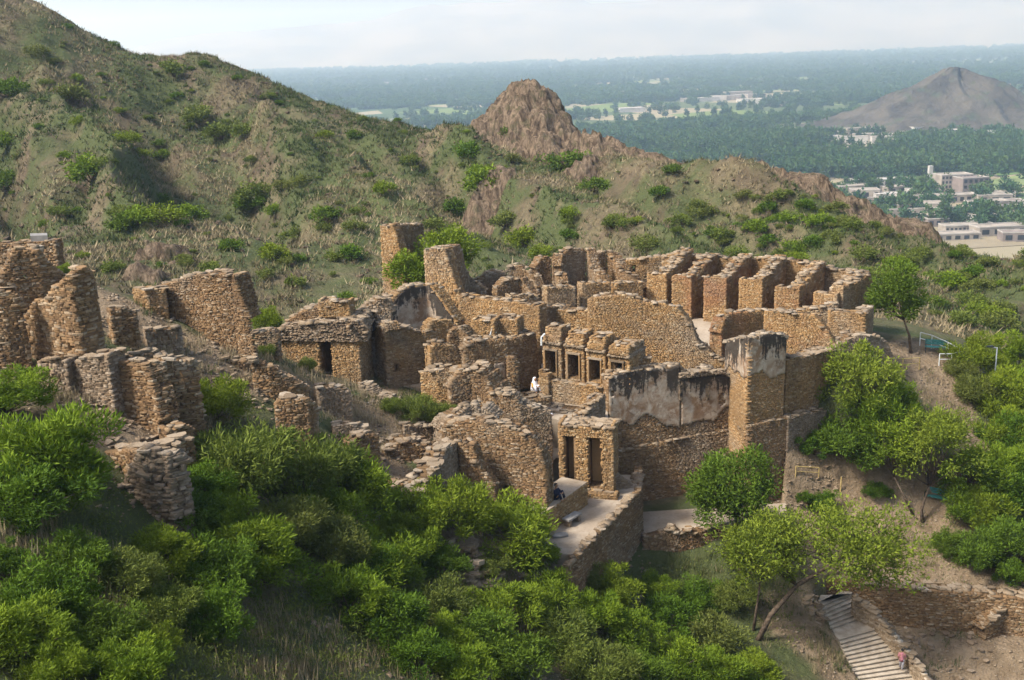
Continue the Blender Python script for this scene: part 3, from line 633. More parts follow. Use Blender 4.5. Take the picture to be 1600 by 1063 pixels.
wall('broken_wall', 'broad wall of flat brown stones, its end crumbled in steps', 'wall', [(240, 452, 56.6), (262, 440, 56.3), (300, 431, 56), (322, 428, 55.7), (346, 431, 55.5), (360, 429, 55.4), (366, 446, 55.3), (374, 470, 55.2), (388, 500, 55.1), (394, 530, 55), (399, 572, 55)], 3.8, 'brown', 300, t=1.2, rag=0.15, length=0.38, course=0.105)
wall('low_wall', 'low lit stub wall beside the gravel path on the ledge', 'wall', [(108, 590, 43.8), (118, 568, 43.7), (130, 560, 43.5), (168, 556, 43)], 5.5, 'slate', 150, t=1.0, rag=0.12, length=0.36, course=0.1)
wall('retaining_wall', 'dark layered retaining wall stepping down below the stub wall', 'wall', [(170, 562, 43.6), (200, 566, 43.4), (222, 572, 43.1), (234, 600, 42.9), (243, 640, 42.7), (252, 672, 42.6)], 3.6, 'brown', 300, t=0.9, rag=0.12, length=0.42, course=0.1)
wall('retaining_wall', 'rough dark retaining wall under dry grass, a squared stub on top', 'wall', [(222, 598, 44.2), (250, 590, 44.3), (262, 566, 44.6), (300, 560, 45), (310, 574, 45.2), (318, 640, 45.3)], 3.2, 'brown', 260, t=1.0, rag=0.15, length=0.4, course=0.11)
wall('bastion', 'crumbling bastion of loose flat stones at the end of the path', 'wall', [(176, 800, 38.4), (196, 756, 38.2), (212, 728, 38), (226, 706, 37.5), (262, 712, 37.2), (288, 716, 37.6), (296, 760, 38.1), (306, 806, 38.6)], 2.6, 'slate', 300, t=1.5, rag=0.25, length=0.44, course=0.12, capsize=1.3, proud=0.09)
wall('retaining_wall', 'low dark retaining wall under feathery dry grass beside the broad broken wall', 'wall', [(392, 562, 52.5), (422, 574, 52.5), (452, 592, 52.8), (482, 612, 53.2)], 2.4, 'brown', 160, t=0.8, rag=0.15, course=0.11)
wall('retaining_wall', 'short piece of layered retaining wall above the big pale green shrub', 'wall', [(428, 632, 48), (450, 624, 48), (480, 623, 48.2), (497, 640, 48.6)], 1.8, 'brown', 150, t=0.8, rag=0.1, course=0.1)
wall('low_wall', 'tumbled low wall beyond the broad broken wall', 'wall', [(398, 520, 60), (420, 516, 60), (434, 528, 60)], 1.6, 'brown', 40, t=0.7)

# ---- shrine with the dark doorway
y = 63.5
zc0 = zat(500, 533, y)
pw = up([(428, 545, y + .6), (436, 532, y + .5), (500, 531, y), (560, 531, y - .4)])
root = thing('shrine', 'small stone shrine with a dark doorway, rounded cornice and squared cap', 'shrine', (*np.mean(pw, 0)[:2], 0.6))
S0 = np.hypot(*(pw[1][:2] - pw[0][:2])); wd = np.hypot(*(pw[2][:2] - pw[1][:2]))
ms1 = Masonry(pw, 0.6, t=2.6, rag=0.04, cap=0.2, holes=[(S0 + wd - 0.08, S0 + wd + 0.62, 0.6, zc0 - 0.05)])
emit(root, ms1, 'ochre', indiv=140)
pc = up([(430, 527, y + .4), (445, 509, y + .3), (500, 503, y - .15), (545, 500, y - .4), (566, 503, y - .55), (574, 524, y - .55)])
emit(root, Masonry(pc, zc0, t=2.9, rag=0.05, cap=1.2, proud=0.06), 'slate', 'coping', 90, 'cornice_core', 'lichen')
pu = up([(447, 502, y + 1.2), (470, 486, y + 1.0), (496, 478, y + .8), (546, 478, y + .5), (547, 500, y + .5)])
emit(root, Masonry(pu, zc0 + 0.9, t=1.7, rag=0.06, cap=1.0), 'brown', indiv=50, core_name='upper_core')
pb = up([(497, 471, y + .7), (545, 471, y + .4)])
emit(root, Masonry(pb, zat(520, 496, y + .6), t=1.2, rag=0.02, flat=True), 'ochre', indiv=20, core_name='cap_core')
wall('vault_stub', 'rounded stub of fallen vault next to the shrine', 'ruin', [(557, 520, 66), (562, 494, 66), (572, 477, 66), (590, 470, 66), (610, 468, 66.2), (613, 492, 66.3)], 0.8, 'slate', 70, t=1.6, rag=0.1, course=0.2)
# plastered pendentive
rt, ms = wall('pendentive', 'plastered corner of a fallen dome, peaked between broken shoulders', 'ruin', [(606, 492, 69.4), (617, 468, 69.7), (628, 456, 70), (640, 447, 70.3), (665, 446, 70.9), (672, 449, 70.7), (684, 464, 70.3), (698, 484, 69.9), (714, 506, 69.5)], 0.6, 'ochre', 60, t=0.9, rag=0.08, course=0.13)
plaster(rt, ms, 1.2, 6.4, 0.2, ms.L - .3, 0.24, 5)
# ---- two tall slabs of tower wall
rt, ms = wall('tower_wall', 'tall tapering slab of tower wall, farther of the two by the leafy tree', 'wall', [(594, 354, 82), (613, 353, 81.5), (617, 372, 81.4), (622, 392, 81.3), (625, 410, 81.2), (632, 470, 81)], 0.8, 'ochre', 120, t=1.0, rag=0.1, course=0.13, batter=0.03)
wall('tower_wall', 'dark inner return of the farther tower wall, beside the leafy tree', 'wall', [(613, 353, 82.4), (636, 351, 84.5), (660, 350, 87), (662, 362, 87.2)], 0.8, 'brown', 60, t=0.9, rag=0.06, course=0.2)
wall('tower_wall', 'tall slab of tower wall with a slanting broken edge, nearer the plastered dome corner', 'wall', [(662, 391, 76.6), (690, 386, 76), (694, 395, 75.9), (702, 422, 75.8), (709, 446, 75.7), (722, 476, 75.5)], 0.4, 'ochre', 150, t=1.0, rag=0.1, course=0.18)
wall('tower_wall', 'dark inner return of the nearer tower wall, stepping down to low ruins', 'wall', [(694, 385, 76.8), (718, 384, 79.5), (722, 396, 80), (727, 420, 80.6), (735, 438, 81.2), (760, 452, 82)], 0.4, 'brown', 70, t=0.9, rag=0.12, course=0.18)

# ---- monastery: long wall, cells
rt, ms = wall('long_wall', 'long straight wall with a pale flat top below the ruined cells', 'wall', [(716, 462, 75), (780, 470, 73.2), (842, 479, 71.6)], -0.6, 'ochre', 180, t=1.1, flat=True, rag=0.03)
wall('return_wall', 'short return of the long pale-topped wall beside the chapels', 'wall', [(844, 481, 71.7), (868, 479, 74), (893, 477, 76.5)], -0.6, 'brown', 60, t=0.9, flat=True, rag=0.05)
A = [((796, 462, 77.5), (842, 461, 78.3)), ((854, 450, 78.8), (899, 448, 79.6)), ((909, 444, 80.2), (954, 442, 81)), ((962, 443, 81.6), (1005, 441, 82.3))]
lab = ['low front pier of the cell next to the long wall', 'second front pier of the ruined cell row from the long wall', 'third front pier of the ruined cell row from the long wall', 'front pier of the ruined cell row by the corner']
for (a, b), lb in zip(A, lab):
    wall('cell_pier', lb, 'wall', [a, b], -0.4, 'ochre', 50, 'front piers of the cells', t=0.9, flat=True, rag=0.05, course=0.105)
wall('cell_wall', 'ragged dark cross wall of the ruined cells beside the tower wall', 'wall', [(738, 446, 84), (757, 430, 85), (790, 421, 86), (801, 416, 86), (822, 424, 85.5), (838, 446, 84)], -0.3, 'brown', 60, 'cell walls', t=0.8, rag=0.25)
wall('cell_wall', 'crumbling low wall end in front of the ragged cells', 'wall', [(776, 452, 82), (796, 437, 82.5), (812, 434, 83), (824, 450, 82.6), (834, 466, 82)], -0.3, 'brown', 40, 'cell walls', t=0.8, rag=0.25)
wall('cell_wall', 'ragged dark cross wall behind the second cell pier', 'wall', [(838, 418, 86), (848, 404, 86.4), (862, 402, 86.6), (868, 424, 85), (874, 446, 83)], -0.3, 'brown', 60, 'cell walls', t=0.8, rag=0.22)
wall('cell_wall', 'high ragged cell wall with a dark hollow, its top nearly square', 'wall', [(878, 420, 85), (880, 398, 85.6), (888, 390, 86), (904, 388, 86.6), (916, 394, 87), (924, 416, 86), (938, 440, 84)], -0.3, 'brown', 80, 'cell walls', t=0.8, rag=0.2)
wall('cell_wall', 'high ragged cell wall like a broken tooth behind the third pier', 'wall', [(926, 404, 88), (934, 396, 88), (948, 392, 88.4), (957, 400, 88), (964, 418, 87), (990, 438, 85.5), (1000, 446, 85)], -0.3, 'brown', 80, 'cell walls', t=0.8, rag=0.2)
p0, p1 = P(966, 409, 91.5), P(1040, 401, 91.5)
wall('cell_wall', 'straight cell back wall with one small square window', 'wall', [(962, 410, 91.5), (1000, 405, 91.5), (1040, 400, 91.5)], -0.3, 'ochre', 70, t=0.8, rag=0.04, holes=[(1.35, 1.8, zat(990, 425, 91.5), zat(990, 416, 91.5))])
# row of cells with lit fronts
front = [((1011, 428, 83.2), (1041, 428, 82.4)), ((1050, 432, 82), (1080, 433, 81.2)), ((1100, 433, 80.6), (1135, 435, 79.7)), ((1155, 437, 79.2), (1191, 438, 78.3)), ((1211, 448, 77.8), (1249, 449, 76.8)), ((1271, 458, 76.2), (1308, 460, 75.2))]
cross = [[(1041, 424), (1030, 410), (1046, 396), (1072, 394), (1084, 400)], [(1081, 430), (1078, 422), (1090, 408), (1102, 402), (1122, 403)], [(1136, 430), (1134, 424), (1148, 412), (1160, 407), (1176, 408)], [(1192, 434), (1190, 430), (1206, 418), (1222, 409), (1234, 408)], [(1250, 446), (1252, 440), (1264, 428), (1282, 423), (1296, 424)], [(1309, 458), (1310, 455), (1322, 444), (1340, 440), (1354, 440)]]
ordn = ['dark corner', 'second', 'third', 'fourth', 'fifth', 'sixth and lowest']
for k, ((a, b), cr) in enumerate(zip(front, cross)):
    n0, n1 = up([a, b]); d = (n1 - n0)[:2]; d /= np.hypot(*d); nb = np.array([-d[1], d[0]])
    root = thing('monk_cell', f'lit stone cell of the preserved row, {ordn[k]} from the corner with the window', 'cell', (*((n0 + n1) / 2)[:2], -0.4), 'row of preserved cells')
    L = [Masonry([n0, n1], -0.4, t=0.85, flat=True, rag=0.04, course=0.105)]
    dep = 5.2; zt = n1[2]; prof = [0.0, 0.32, 1.0, 1.45, 1.5]; hh = (0.62, 0.5, 0.5, 0.52, 0.5, 0.42)[k]
    cw_ = [np.array([*(n1[:2] - d * 0.9 + nb * (0.8 + dep * i / 4)), zt + hh * prof[i]]) for i in range(5)]
    if k < 6: L.append(Masonry(cw_[::-1], -0.4, t=0.9, rag=0.1, course=0.105, cap=1.3))
    emit(root, L, 'rust' if k in (1, 2, 4) else 'ochre', indiv=90)
bw = [P(1034, 402, 88.5), P(1060, 394, 87.6), P(1088, 399, 87), P(1130, 404, 86), P(1176, 406, 85), P(1205, 403, 84.2), P(1250, 408, 83.2), P(1268, 416, 82.6), P(1310, 421, 81.4), P(1354, 428, 80.2)]
wall('cell_back_wall', 'long lit back wall of the preserved cell row', 'wall', bw, -0.4, 'ochre', 150, world=True, t=0.9, rag=0.12)
wall('cell_end_wall', 'ragged end wall closing the preserved cell row near the round tree', 'wall', [(1318, 448, 75.5), (1340, 441, 77), (1356, 430, 79.5), (1364, 445, 80)], -0.4, 'ochre', 60, t=0.9, rag=0.15)
# ---- walls in front of the cells
rt, ms = wall('curtain_wall', 'big lit wall sloping down in broken steps behind the chapels', 'wall', [(918, 470, 72.6), (930, 464, 72.4), (978, 461, 72), (1000, 470, 71.8), (1040, 475, 71.4), (1056, 482, 71.2), (1076, 508, 71), (1086, 536, 70.9), (1108, 552, 70.7), (1134, 566, 70.4)], -1.2, 'ochre', 300, t=1.0, rag=0.08, course=0.105)
wall('curtain_wall', 'low flat-topped wall joining the big sloping wall above the chapels', 'wall', [(866, 485, 74), (920, 485, 73.2)], -0.6, 'ochre', 60, t=1.2, flat=True, rag=0.03)
wall('room_wall', 'dark reddish wall with a pale flat top and ragged end', 'wall', [(1128, 520, 71), (1136, 494, 71.6), (1142, 489, 72), (1194, 485, 73.4)], -0.8, 'rust', 60, t=0.9, rag=0.04)
rt, ms = wall('room_wall', 'lit wall curving down to rubble above the streaked tower', 'wall', [(1194, 487, 71), (1228, 488, 70.2), (1262, 491, 69.6), (1276, 500, 69.4), (1288, 516, 69.2), (1302, 540, 69), (1318, 560, 68.8)], -2.2, 'rust', 160, t=0.8, rag=0.07, holes=[(3.35, 3.75, -1.2, -0.35)])
wall('room_wall', 'flat-topped low wall before the lowest cell', 'wall', [(1212, 491, 75), (1262, 482, 74.6), (1310, 473, 74.2)], -0.8, 'ochre', 70, t=0.8, flat=True, rag=0.05)
wall('room_wall', 'squared lit corner wall with a flat top at the end of the rooms', 'wall', [(1294, 486, 71.8), (1352, 490, 70.4), (1353, 490, 70.4), (1366, 477, 73.5)], -1.6, 'ochre', 110, t=0.8, flat=True, rag=0.03)
wall('rubble_wall', 'tumbled wall end of loose slabs beside the squared corner wall', 'wall', [(1296, 556, 68.6), (1318, 534, 68.8), (1342, 522, 69.2), (1362, 524, 69.8), (1382, 536, 70.4), (1396, 568, 70.6)], -3.0, 'slate', 120, t=1.3, rag=0.2)
# ------------------------------------------------------------------ stupa court
def xy(u, v, z): return W(u, v, z)[:2]
# floors
slabthing('court_pavement', 'upper paved court in front of the row of chapels', 'pavement', [P(790, 560, 72.6), P(846, 560, 72.2), xy(846, 584, 0.0), xy(946, 600, 0.0), P(1010, 570, 69.0), P(1010, 560, 72.0), P(850, 560, 74), P(790, 545, 75)], -0.02, -5.5, 'court_floor', kind='structure')
slabthing('court_pavement', 'middle paved court', 'pavement', [xy(800, 618, -1.3), xy(850, 600, -1.3), xy(946, 610, -1.3), xy(952, 668, -1.3), xy(900, 665, -1.3), xy(850, 650, -1.3)], -1.3, -5.6, 'court_floor', kind='structure')
slabthing('court_pavement', 'lower paved court', 'pavement', [xy(800, 705, -3.2), xy(860, 640, -3.2), xy(948, 672, -3.2), xy(945, 703, -3.2), xy(868, 716, -3.2), xy(850, 735, -3.2)], -3.2, -6.0, 'court_floor', kind='structure')
# monastery yard and ground inside the rooms
slabthing('court_pavement', 'monastery yard', 'pavement', [P(850, 480, 77), P(1012, 470, 84), P(1300, 470, 76), P(1300, 520, 71.2), P(1130, 540, 72), P(920, 500, 73.4)], 0.35, -1.5, 'court_floor', kind='structure')
# chapels
D = (xy(946, 604, 0) - xy(849, 590, 0)); D /= np.hypot(*D); NB = np.array([-D[1], D[0]])
chap = [(849, 590, 1.36, 0.0), (884, 595, 1.34, -0.02), (917, 600, 1.32, -0.05), (951, 605, 1.45, -0.30)]
chl = ['tallest stone chapel of the row with a roof block, next to the long wall', 'second stone chapel from the long wall, dark square doorway and roof block', 'third stone chapel from the long wall, dark square doorway and roof block', 'lowest stone chapel of the row, beside the big sloping wall']
for k, (u, v, wd, dz) in enumerate(chap):
    o2 = xy(u, v, 0.0); px = ppm([*o2, 0]); htop = ((551 - 0, 558, 566, 567)[k])
    zdoor = P(u, (546, 552, 560, 564)[k], o2[1])[2]; zcor = P(u, (536, 541, 548, 556)[k], o2[1])[2]; zneck = P(u, (524, 530, 536, 541)[k], o2[1])[2]; zcap = P(u, (509, 517, 524, 536)[k], o2[1] + .5)[2]
    root = thing('chapel', chl[k], 'chapel', (*o2, 0.0), 'row of image chapels')
    def pt(a, b, z): return np.array([*(o2 + D * a + NB * b), z])
    jam = 0.2; dw = 0.82
    emit(root, Masonry([pt(0, 0, zcor), pt(wd, 0, zcor)], -0.6, t=2.4, flat=True, rag=0.0, cap=0, course=0.13, length=0.36, holes=[(jam, jam + dw, 0.28, zdoor)], ends=(True, True)), 'ochre', indiv=60, core_name='chapel_body')
    MB().box((*(D * (jam + dw / 2) + NB * 1.6), (0.28 + zdoor) / 2), (dw / 2 + .1, 0.1, (zdoor - 0.28) / 2 + .1), math.atan2(D[1], D[0])).build('niche_back', 'core', root)
    for a in (jam - 0.03, jam + dw + 0.03):
        MB().box((*(D * a - NB * 0.045), (0.28 + zdoor) / 2), (0.045, 0.06, (zdoor - 0.28) / 2), math.atan2(D[1], D[0])).build('jamb', 'ochre', root)
    MB().box((*(D * (jam + dw / 2) - NB * 0.045), zdoor + 0.06), (dw / 2 + 0.09, 0.07, 0.06), math.atan2(D[1], D[0])).build('lintel', 'coping', root)
    # sloping cornice courses, neck, roof block
    emit(root, Masonry([pt(-0.03, -0.14, zcor + 0.14), pt(wd + 0.03, -0.14, zcor + 0.14)], zcor, t=2.6, flat=True, rag=0, cap=0, course=0.105, length=0.5), 'coping', indiv=8, core_name='cornice')
    emit(root, Masonry([pt(0.06, 0.0, zneck), pt(wd - 0.06, 0.0, zneck)], zcor + 0.14, t=2.3, flat=True, rag=0, cap=0, course=0.1, length=0.4, batter=0.16), 'ochre', indiv=8, core_name='neck')
    emit(root, Masonry([pt(0.1, 0.25, zcap), pt(wd - 0.1, 0.25, zcap)], zneck - 0.3, t=1.35, flat=True, rag=0, cap=1.2, course=0.13, length=0.38), 'ochre', indiv=30, core_name='roof_block')
wall('plinth', 'moulded plinth running along the foot of the chapels', 'plinth', [np.array([*(xy(846, 592, 0)), 0.12]) - np.array([*(NB * 0.42), 0]), np.array([*(xy(944, 605, 0)), 0.12]) - np.array([*(NB * 0.42), 0])], -1.5, 'ochre', 60, world=True, t=0.5, flat=True, rag=0, cap=1.0)
wall('low_wall', 'stump of wall between the lowest chapel and the black-stained wall', 'wall', [(992, 562, 66.8), (1015, 560, 66.6)], -0.6, 'ochre', 20, t=0.6, rag=0.06)
# pedestals of the broken chapels by the long wall
for (u0, u1, v, y, zb_, lb, dep) in ((736, 772, 498, 69.4, -0.6, 'squared stump of a broken chapel beside the dark plastered wall', 1.5), (772, 808, 497, 69.8, -1.0, 'taller squared stump of a broken chapel next to the long wall', 1.5)):
    wall('chapel_stump', lb, 'ruin', [(u0, v + 2, y), (u1, v + 3, y - .5)], zb_, 'ochre', 50, t=dep, flat=True, rag=0.02, course=0.105)
wall('broken_chapel', 'lower body of a broken chapel against the long wall', 'ruin', [(790, 531, 68.4), (838, 520, 69.8)], -1.0, 'brown', 50, t=1.2, rag=0.1)
pw = MB(); 
for nm, L in (('drain_pipe', [(775, 520, 69.2), (768, 514, 69.0), (766, 524, 69.0), (767, 556, 68.8)]), ('drain_pipe', [(851, 522, 68.2), (846, 527, 67.9), (846, 540, 67.9)])):
    q = up(L); o = MB().tube([p - q[0] for p in q], 0.06, 8).build(nm, 'rail_white'); o.location = q[0]
    tag(o, 'white bent pipe on the ' + ('broken chapel stump' if L[0][0] < 800 else 'corner of the tallest chapel'), 'pipe', None, 'thing')
# steps between the courts
root = thing('court_steps', 'narrow stone steps between the two levels of the court', 'steps', (*xy(812, 606, -1.3), -1.3)); a0 = xy(812, 606, -1.3); b0 = xy(840, 600, -1.3)
sx = (b0 - a0); sw = np.hypot(*sx); sx = sx / sw; sn = np.array([-sx[1], sx[0]])
for i in range(6): MB().box((*(sx * sw / 2 + sn * (0.45 * i + 1.0)), 0.11 + 0.22 * i - (0.22 * i + .11) / 1 * .5), (sw / 2, 1.0, 0.11 * (i + 1)), math.atan2(sx[1], sx[0])).build('step', 'steps', root)
wall('step_cheek', 'side wall of the narrow court steps', 'wall', [(842, 578, 67.6), (856, 586, 67.2)], -2.0, 'ochre', 20, t=0.5, rag=0.03)
# low votive stupa bases
def base(lbl, u0, v0, u1, v1, z, h, dep, mat='ochre', cap=1.4, name='stupa_base'):
    a, b = W(u0, v0, z), W(u1, v1, z); a[2] = b[2] = z + h
    return wall(name, lbl, 'ruin', [a, b], z - 0.4, mat, 40, 'bases in the stupa court', world=True, t=dep, flat=True, rag=0.02, cap=cap, course=0.13)
base('square votive base where the person with the orange cap stands', 864, 622, 911, 620, -1.3, 0.62, 1.9)
base('low square votive base beside the dark plastered wall', 822, 640, 860, 636, -1.3, 0.55, 2.0)
base('broad flat slab platform below the square votive base', 850, 650, 906, 655, -1.6, 0.35, 1.6, 'slate')
wall('rubble_wall', 'sloping heap of wall stones by the black-stained wall', 'wall', [(896, 668, 61.5), (910, 650, 62), (930, 630, 62.8), (946, 616, 63.5)], -3.4, 'slate', 60, t=0.8, rag=0.15)
base('stone base beside the seated woman in white', 845, 700, 874, 698, -3.2, 1.1, 1.4)
wall('court_wall', 'dark court wall under the low votive bases', 'wall', [(764, 614, 60.6), (790, 618, 60.2), (812, 630, 60), (862, 648, 60.4)], -4.6, 'brown', 110, t=1.2, rag=0.1, cap=1.4)
# ---- walls of the shrine group
rt, ms = wall('room_wall', 'corner of an olive brown room wall with square sockets beside the grassy path', 'wall', [(578, 504, 66.6), (600, 505, 64.4), (601, 512, 64.4), (622, 510, 64.9), (642, 514, 65.3), (657, 521, 65.6), (674, 516, 65.9), (676, 501, 66), (706, 500, 66.6), (708, 516, 66.7)], -0.4, 'ochre', 240, t=0.9, rag=0.05, holes=[(3.0, 3.35, 1.9, 2.25), (5.3, 5.6, 2.2, 2.5)])
wall('room_wall', 'broken cross wall with stepped slabs behind the low stub block', 'wall', [(672, 545, 63.6), (684, 537, 63.8), (700, 540, 64), (714, 552, 64.2), (722, 580, 64.3)], -0.8, 'ochre', 90, t=1.0, rag=0.14)
wall('low_wall', 'low squared stub block beside the dry grass at the edge of the ledge', 'wall', [(657, 583, 62), (682, 578, 61.6), (720, 581, 61.6), (726, 596, 61.8)], -1.6, 'ochre', 110, t=1.4, rag=0.05)
slabthing('floor_patch', 'pale bare floor of the roofless room', 'pavement', [xy(606, 600, 0.8), xy(660, 606, 0.8), xy(700, 585, 0.8), xy(640, 580, 0.8)], 0.8, -1.5, 'court_floor', kind='structure')
wall('rubble_wall', 'steep heap of crumbled wall beside the dark plastered wall', 'wall', [(704, 612, 61), (716, 590, 61.2), (734, 580, 61.4), (752, 588, 61.2), (764, 612, 61), (772, 640, 60.8)], -3.0, 'brown', 140, t=1.8, rag=0.25, course=0.13)
wall('rubble_wall', 'jagged broken wall rising behind the dark plastered wall', 'wall', [(700, 520, 66), (716, 512, 66.2), (726, 526, 66), (736, 552, 65.4)], -1.0, 'brown', 50, t=1.0, rag=0.2)
rt, ms = wall('plastered_wall', 'dark wall with remains of stained plaster', 'wall', [(724, 548, 63.2), (738, 534, 63.3), (764, 531, 63.7), (791, 528, 64.1)], -2.0, 'brown', 50, t=0.9, rag=0.06)
plaster(rt, ms, -1.5, 2.4, 0.3, ms.L - .1, 0.5, 8)
wall('plastered_wall', 'narrow broken pier at the end of the dark plastered wall', 'wall', [(792, 562, 63.6), (802, 560, 63.6), (809, 572, 63.7), (811, 600, 63.7)], -2.4, 'brown', 30, t=0.8, rag=0.1)
wall('rubble_wall', 'loose slabs heaped on top of the broad front wall', 'wall', [(690, 668, 57.6), (710, 648, 58), (735, 632, 58.6), (752, 640, 58.6), (770, 654, 58.4)], -3.0, 'slate', 90, t=1.2, rag=0.2)
rt, ms = wall('front_wall', 'broad front wall curving down beside the courtyard, small socket in its face', 'wall', [(690, 676, 56.4), (700, 662, 56.3), (728, 658, 56), (756, 657, 55.7), (788, 665, 55.4), (820, 680, 55), (838, 700, 54.8), (846, 724, 54.7), (853, 766, 54.6)], -6.0, 'brown', 300, t=1.0, rag=0.07, length=0.46, course=0.105, holes=[(3.4, 3.6, -2.4, -2.15)])
rt, ms = wall('broken_wall', 'broken wall end of pale slabs running down into the shrubs', 'wall', [np.array(P(656, 768, 50.0)), np.array(P(680, 730, 51.4)), np.array(P(700, 702, 53.4)), np.array(P(716, 690, 54.8))], -4.5, 'slate', 240, world=True, t=1.1, rag=0.2, course=0.11, capsize=1.4)
wall('broken_wall', 'dark broken cross wall in front of the broad front wall', 'wall', [(716, 694, 54.6), (734, 698, 54.3), (742, 722, 54.2), (757, 742, 54.1), (774, 764, 54)], -5.0, 'brown', 120, t=0.8, rag=0.15, course=0.12)
# niche block
y = 59.6; z1 = zat(915, 668, y); z0 = -4.5; a, b = P(872, 664, y + .3), P(958, 668, y - .6); Ln = np.hypot(*(b - a)[:2]); s = Ln / 86
root, ms = wall('niche_block', 'stone block with two tall dark niches facing the terrace', 'ruin', [a, np.array([*((a + b) / 2)[:2], z1 + .05]), b], z0 - 1.2, 'ochre', 160, world=True, t=1.6, rag=0.06, cap=1.8, course=0.13, holes=[(10 * s, 27 * s, z0 + 0.55, z1 - 0.62), (47 * s, 66 * s, z0 + 0.45, z1 - 0.62)], back=True)
d = (b - a)[:2] / Ln; nb = np.array([-d[1], d[0]]); org = np.array(root.location)
for h0, h1 in ((10, 27), (47, 66)):
    c = a[:2] + d * ((h0 + h1) / 2 * s) + nb * 1.35 - org[:2]; MB().box((*c, (z1 + z0) / 2 - org[2]), ((h1 - h0) / 2 * s + .12, 0.3, (z1 - z0) / 2 - .35), math.atan2(d[1], d[0])).build('niche_back', 'ochre', root)
wall('niche_plinth', 'plinth under the block with two niches', 'plinth', [np.array([*(a[:2] - nb * .55 - d * .2), z0 + .35]), np.array([*(b[:2] - nb * .55 + d * 0.3), z0 + .35])], z0 - .8, 'ochre', 40, world=True, t=0.6, flat=True, rag=0.02)
wall('rubble_wall', 'loose flat stones heaped at the corner of the terrace', 'wall', [(955, 742, 59.6), (972, 752, 60), (988, 760, 60.2), (1003, 768, 60.4)], -6.0, 'slate', 60, t=1.0, rag=0.1, capsize=1.5)
# terrace with its retaining wall
TZ = -4.5
T0, T1, T2, T3, T4 = xy(1004, 766, TZ), xy(900, 872, TZ), xy(846, 866, TZ), xy(846, 800, TZ), xy(900, 742, TZ)
slabthing('terrace_floor', 'bare stone terrace below the niches', 'pavement', [T2, T1 + np.array([0.0, 0.4]), T0 + np.array([-.25, 0]), xy(985, 742, TZ), T4, T3], TZ, -6.2, 'court_floor', kind='structure')
wall('terrace_wall', 'retaining wall holding the bare terrace above the path', 'wall', [np.array([*xy(868, 893, TZ - .6), TZ - 0.8]), np.array([*xy(885, 884, TZ - .2), TZ - 0.3]), np.array([*xy(905, 869, TZ), TZ + 0.1]), np.array([*T0, TZ + 0.12])], -10.5, 'brown', 260, world=True, t=0.35, flat=False, rag=0.03, cap=1.0, batter=0.02, core_mat='core')
wall('terrace_wall', 'corner return of the terrace retaining wall toward the tall outer wall', 'wall', [np.array([*T0, TZ + 0.12]), np.array([*(T0 + np.array([0.4, 3.4])), TZ + 0.1])], -10.0, 'brown', 40, world=True, t=0.5, rag=0.03)
SB = -3.15
q = [xy(858, 797, SB), xy(918, 754, SB)]
wall('bench_block', 'broad flat-topped stone block with a man sitting on it', 'block', [np.array([*xy(847, 806, SB), SB]), np.array([*q[1], SB])], -6.0, 'ochre', 120, world=True, t=1.7, flat=True, rag=0.01, cap=0.0)
d = q[1] - xy(847, 806, SB); d /= np.hypot(*d); nb = np.array([-d[1], d[0]]); a = xy(847, 806, SB)
slabthing('block_top', 'worn pale top of the stone block', 'pavement', [a + nb * .03, q[1] + nb * .03, q[1] + nb * 1.68, a + nb * 1.68], SB + 0.03, SB - .12, 'court_floor', kind='structure')
# stone bench and fallen slab
c = W(894, 818, TZ); root = thing('stone_bench', 'grey stone slab bench on the terrace', 'bench', (*c[:2], TZ), rz=0.9)
MB().box((0, 0, 0.42), (0.62, 0.24, 0.05)).build('seat', 'slab_grey', root)
for x in (-0.42, 0.42): MB().box((x, 0, 0.185), (0.09, 0.2, 0.185)).build('leg', 'slate', root)
c = W(876, 838, TZ); o = bpy.data.objects.new('fallen_slab', STM['slate'][3].copy()); o.data.materials[0] = M['slab_grey']; COL.objects.link(o); o.location = (c[0], c[1], TZ + 0.06); o.scale = (0.42, 0.3, 0.06); tag(o, 'grey flat slab lying on the terrace near the bench', 'slab', None, 'thing')
# ---- tall outer wall with stained plaster, and the corner tower
ya, yb = 64.8, 67.2
lower = [P(953, 708, ya - .25), P(1060, 686, 65.9), P(1172, 664, yb - .0)]
root, msl = wall('outer_wall', 'dark lower half of the tall outer wall under a pale ledge', 'wall', lower, -9.2, 'brown', 300, world=True, t=1.2, flat=True, rag=0.02, cap=1.6, course=0.105, batter=0.01)
for i in range(2): pass
upp = [P(950, 592, ya), P(962, 584, 64.95), P(1008, 577, 65.5), P(1062, 573, 66.1), P(1063, 586, 66.1), P(1110, 578, 66.6), P(1146, 590, 67)]
root, msu = wall('outer_wall', 'upper outer wall with black-streaked plaster and a rough dark band', 'wall', upp, -5.0, 'brown', 160, world=True, t=1.0, rag=0.07, cap=1.4, course=0.105)
L0 = msu.L; zt = upp[2][2]
plaster(root, msu, zt - 4.2, zt + .2, 0.05, L0 * 0.57, 0.43, 12, sc=1.3)
plaster(root, msu, zt - 4.0, zt - 0.95, L0 * 0.58, L0 - .05, 0.36, 23, sc=1.3)
pbnd = [p + np.array([0, -0.28, 0]) for p in (P(1063, 584, 66.1), P(1110, 577, 66.6), P(1146, 582, 67))]
emit(root, Masonry(pbnd, zt - 0.78, t=0.5, rag=0.06, cap=1.2, course=0.11, proud=0.06), 'slate', indiv=30, core_name='band_core', core_mat='lichen')
for u in (1063, 1105):
    q_ = P(u, 602, 66.1 if u == 1063 else 66.5) - np.array(root.location); MB().box((q_[0], q_[1] - .1, q_[2] - .45), (0.09, 0.14, 0.5), 0.25).build('plaster_pilaster', 'lichen', root)
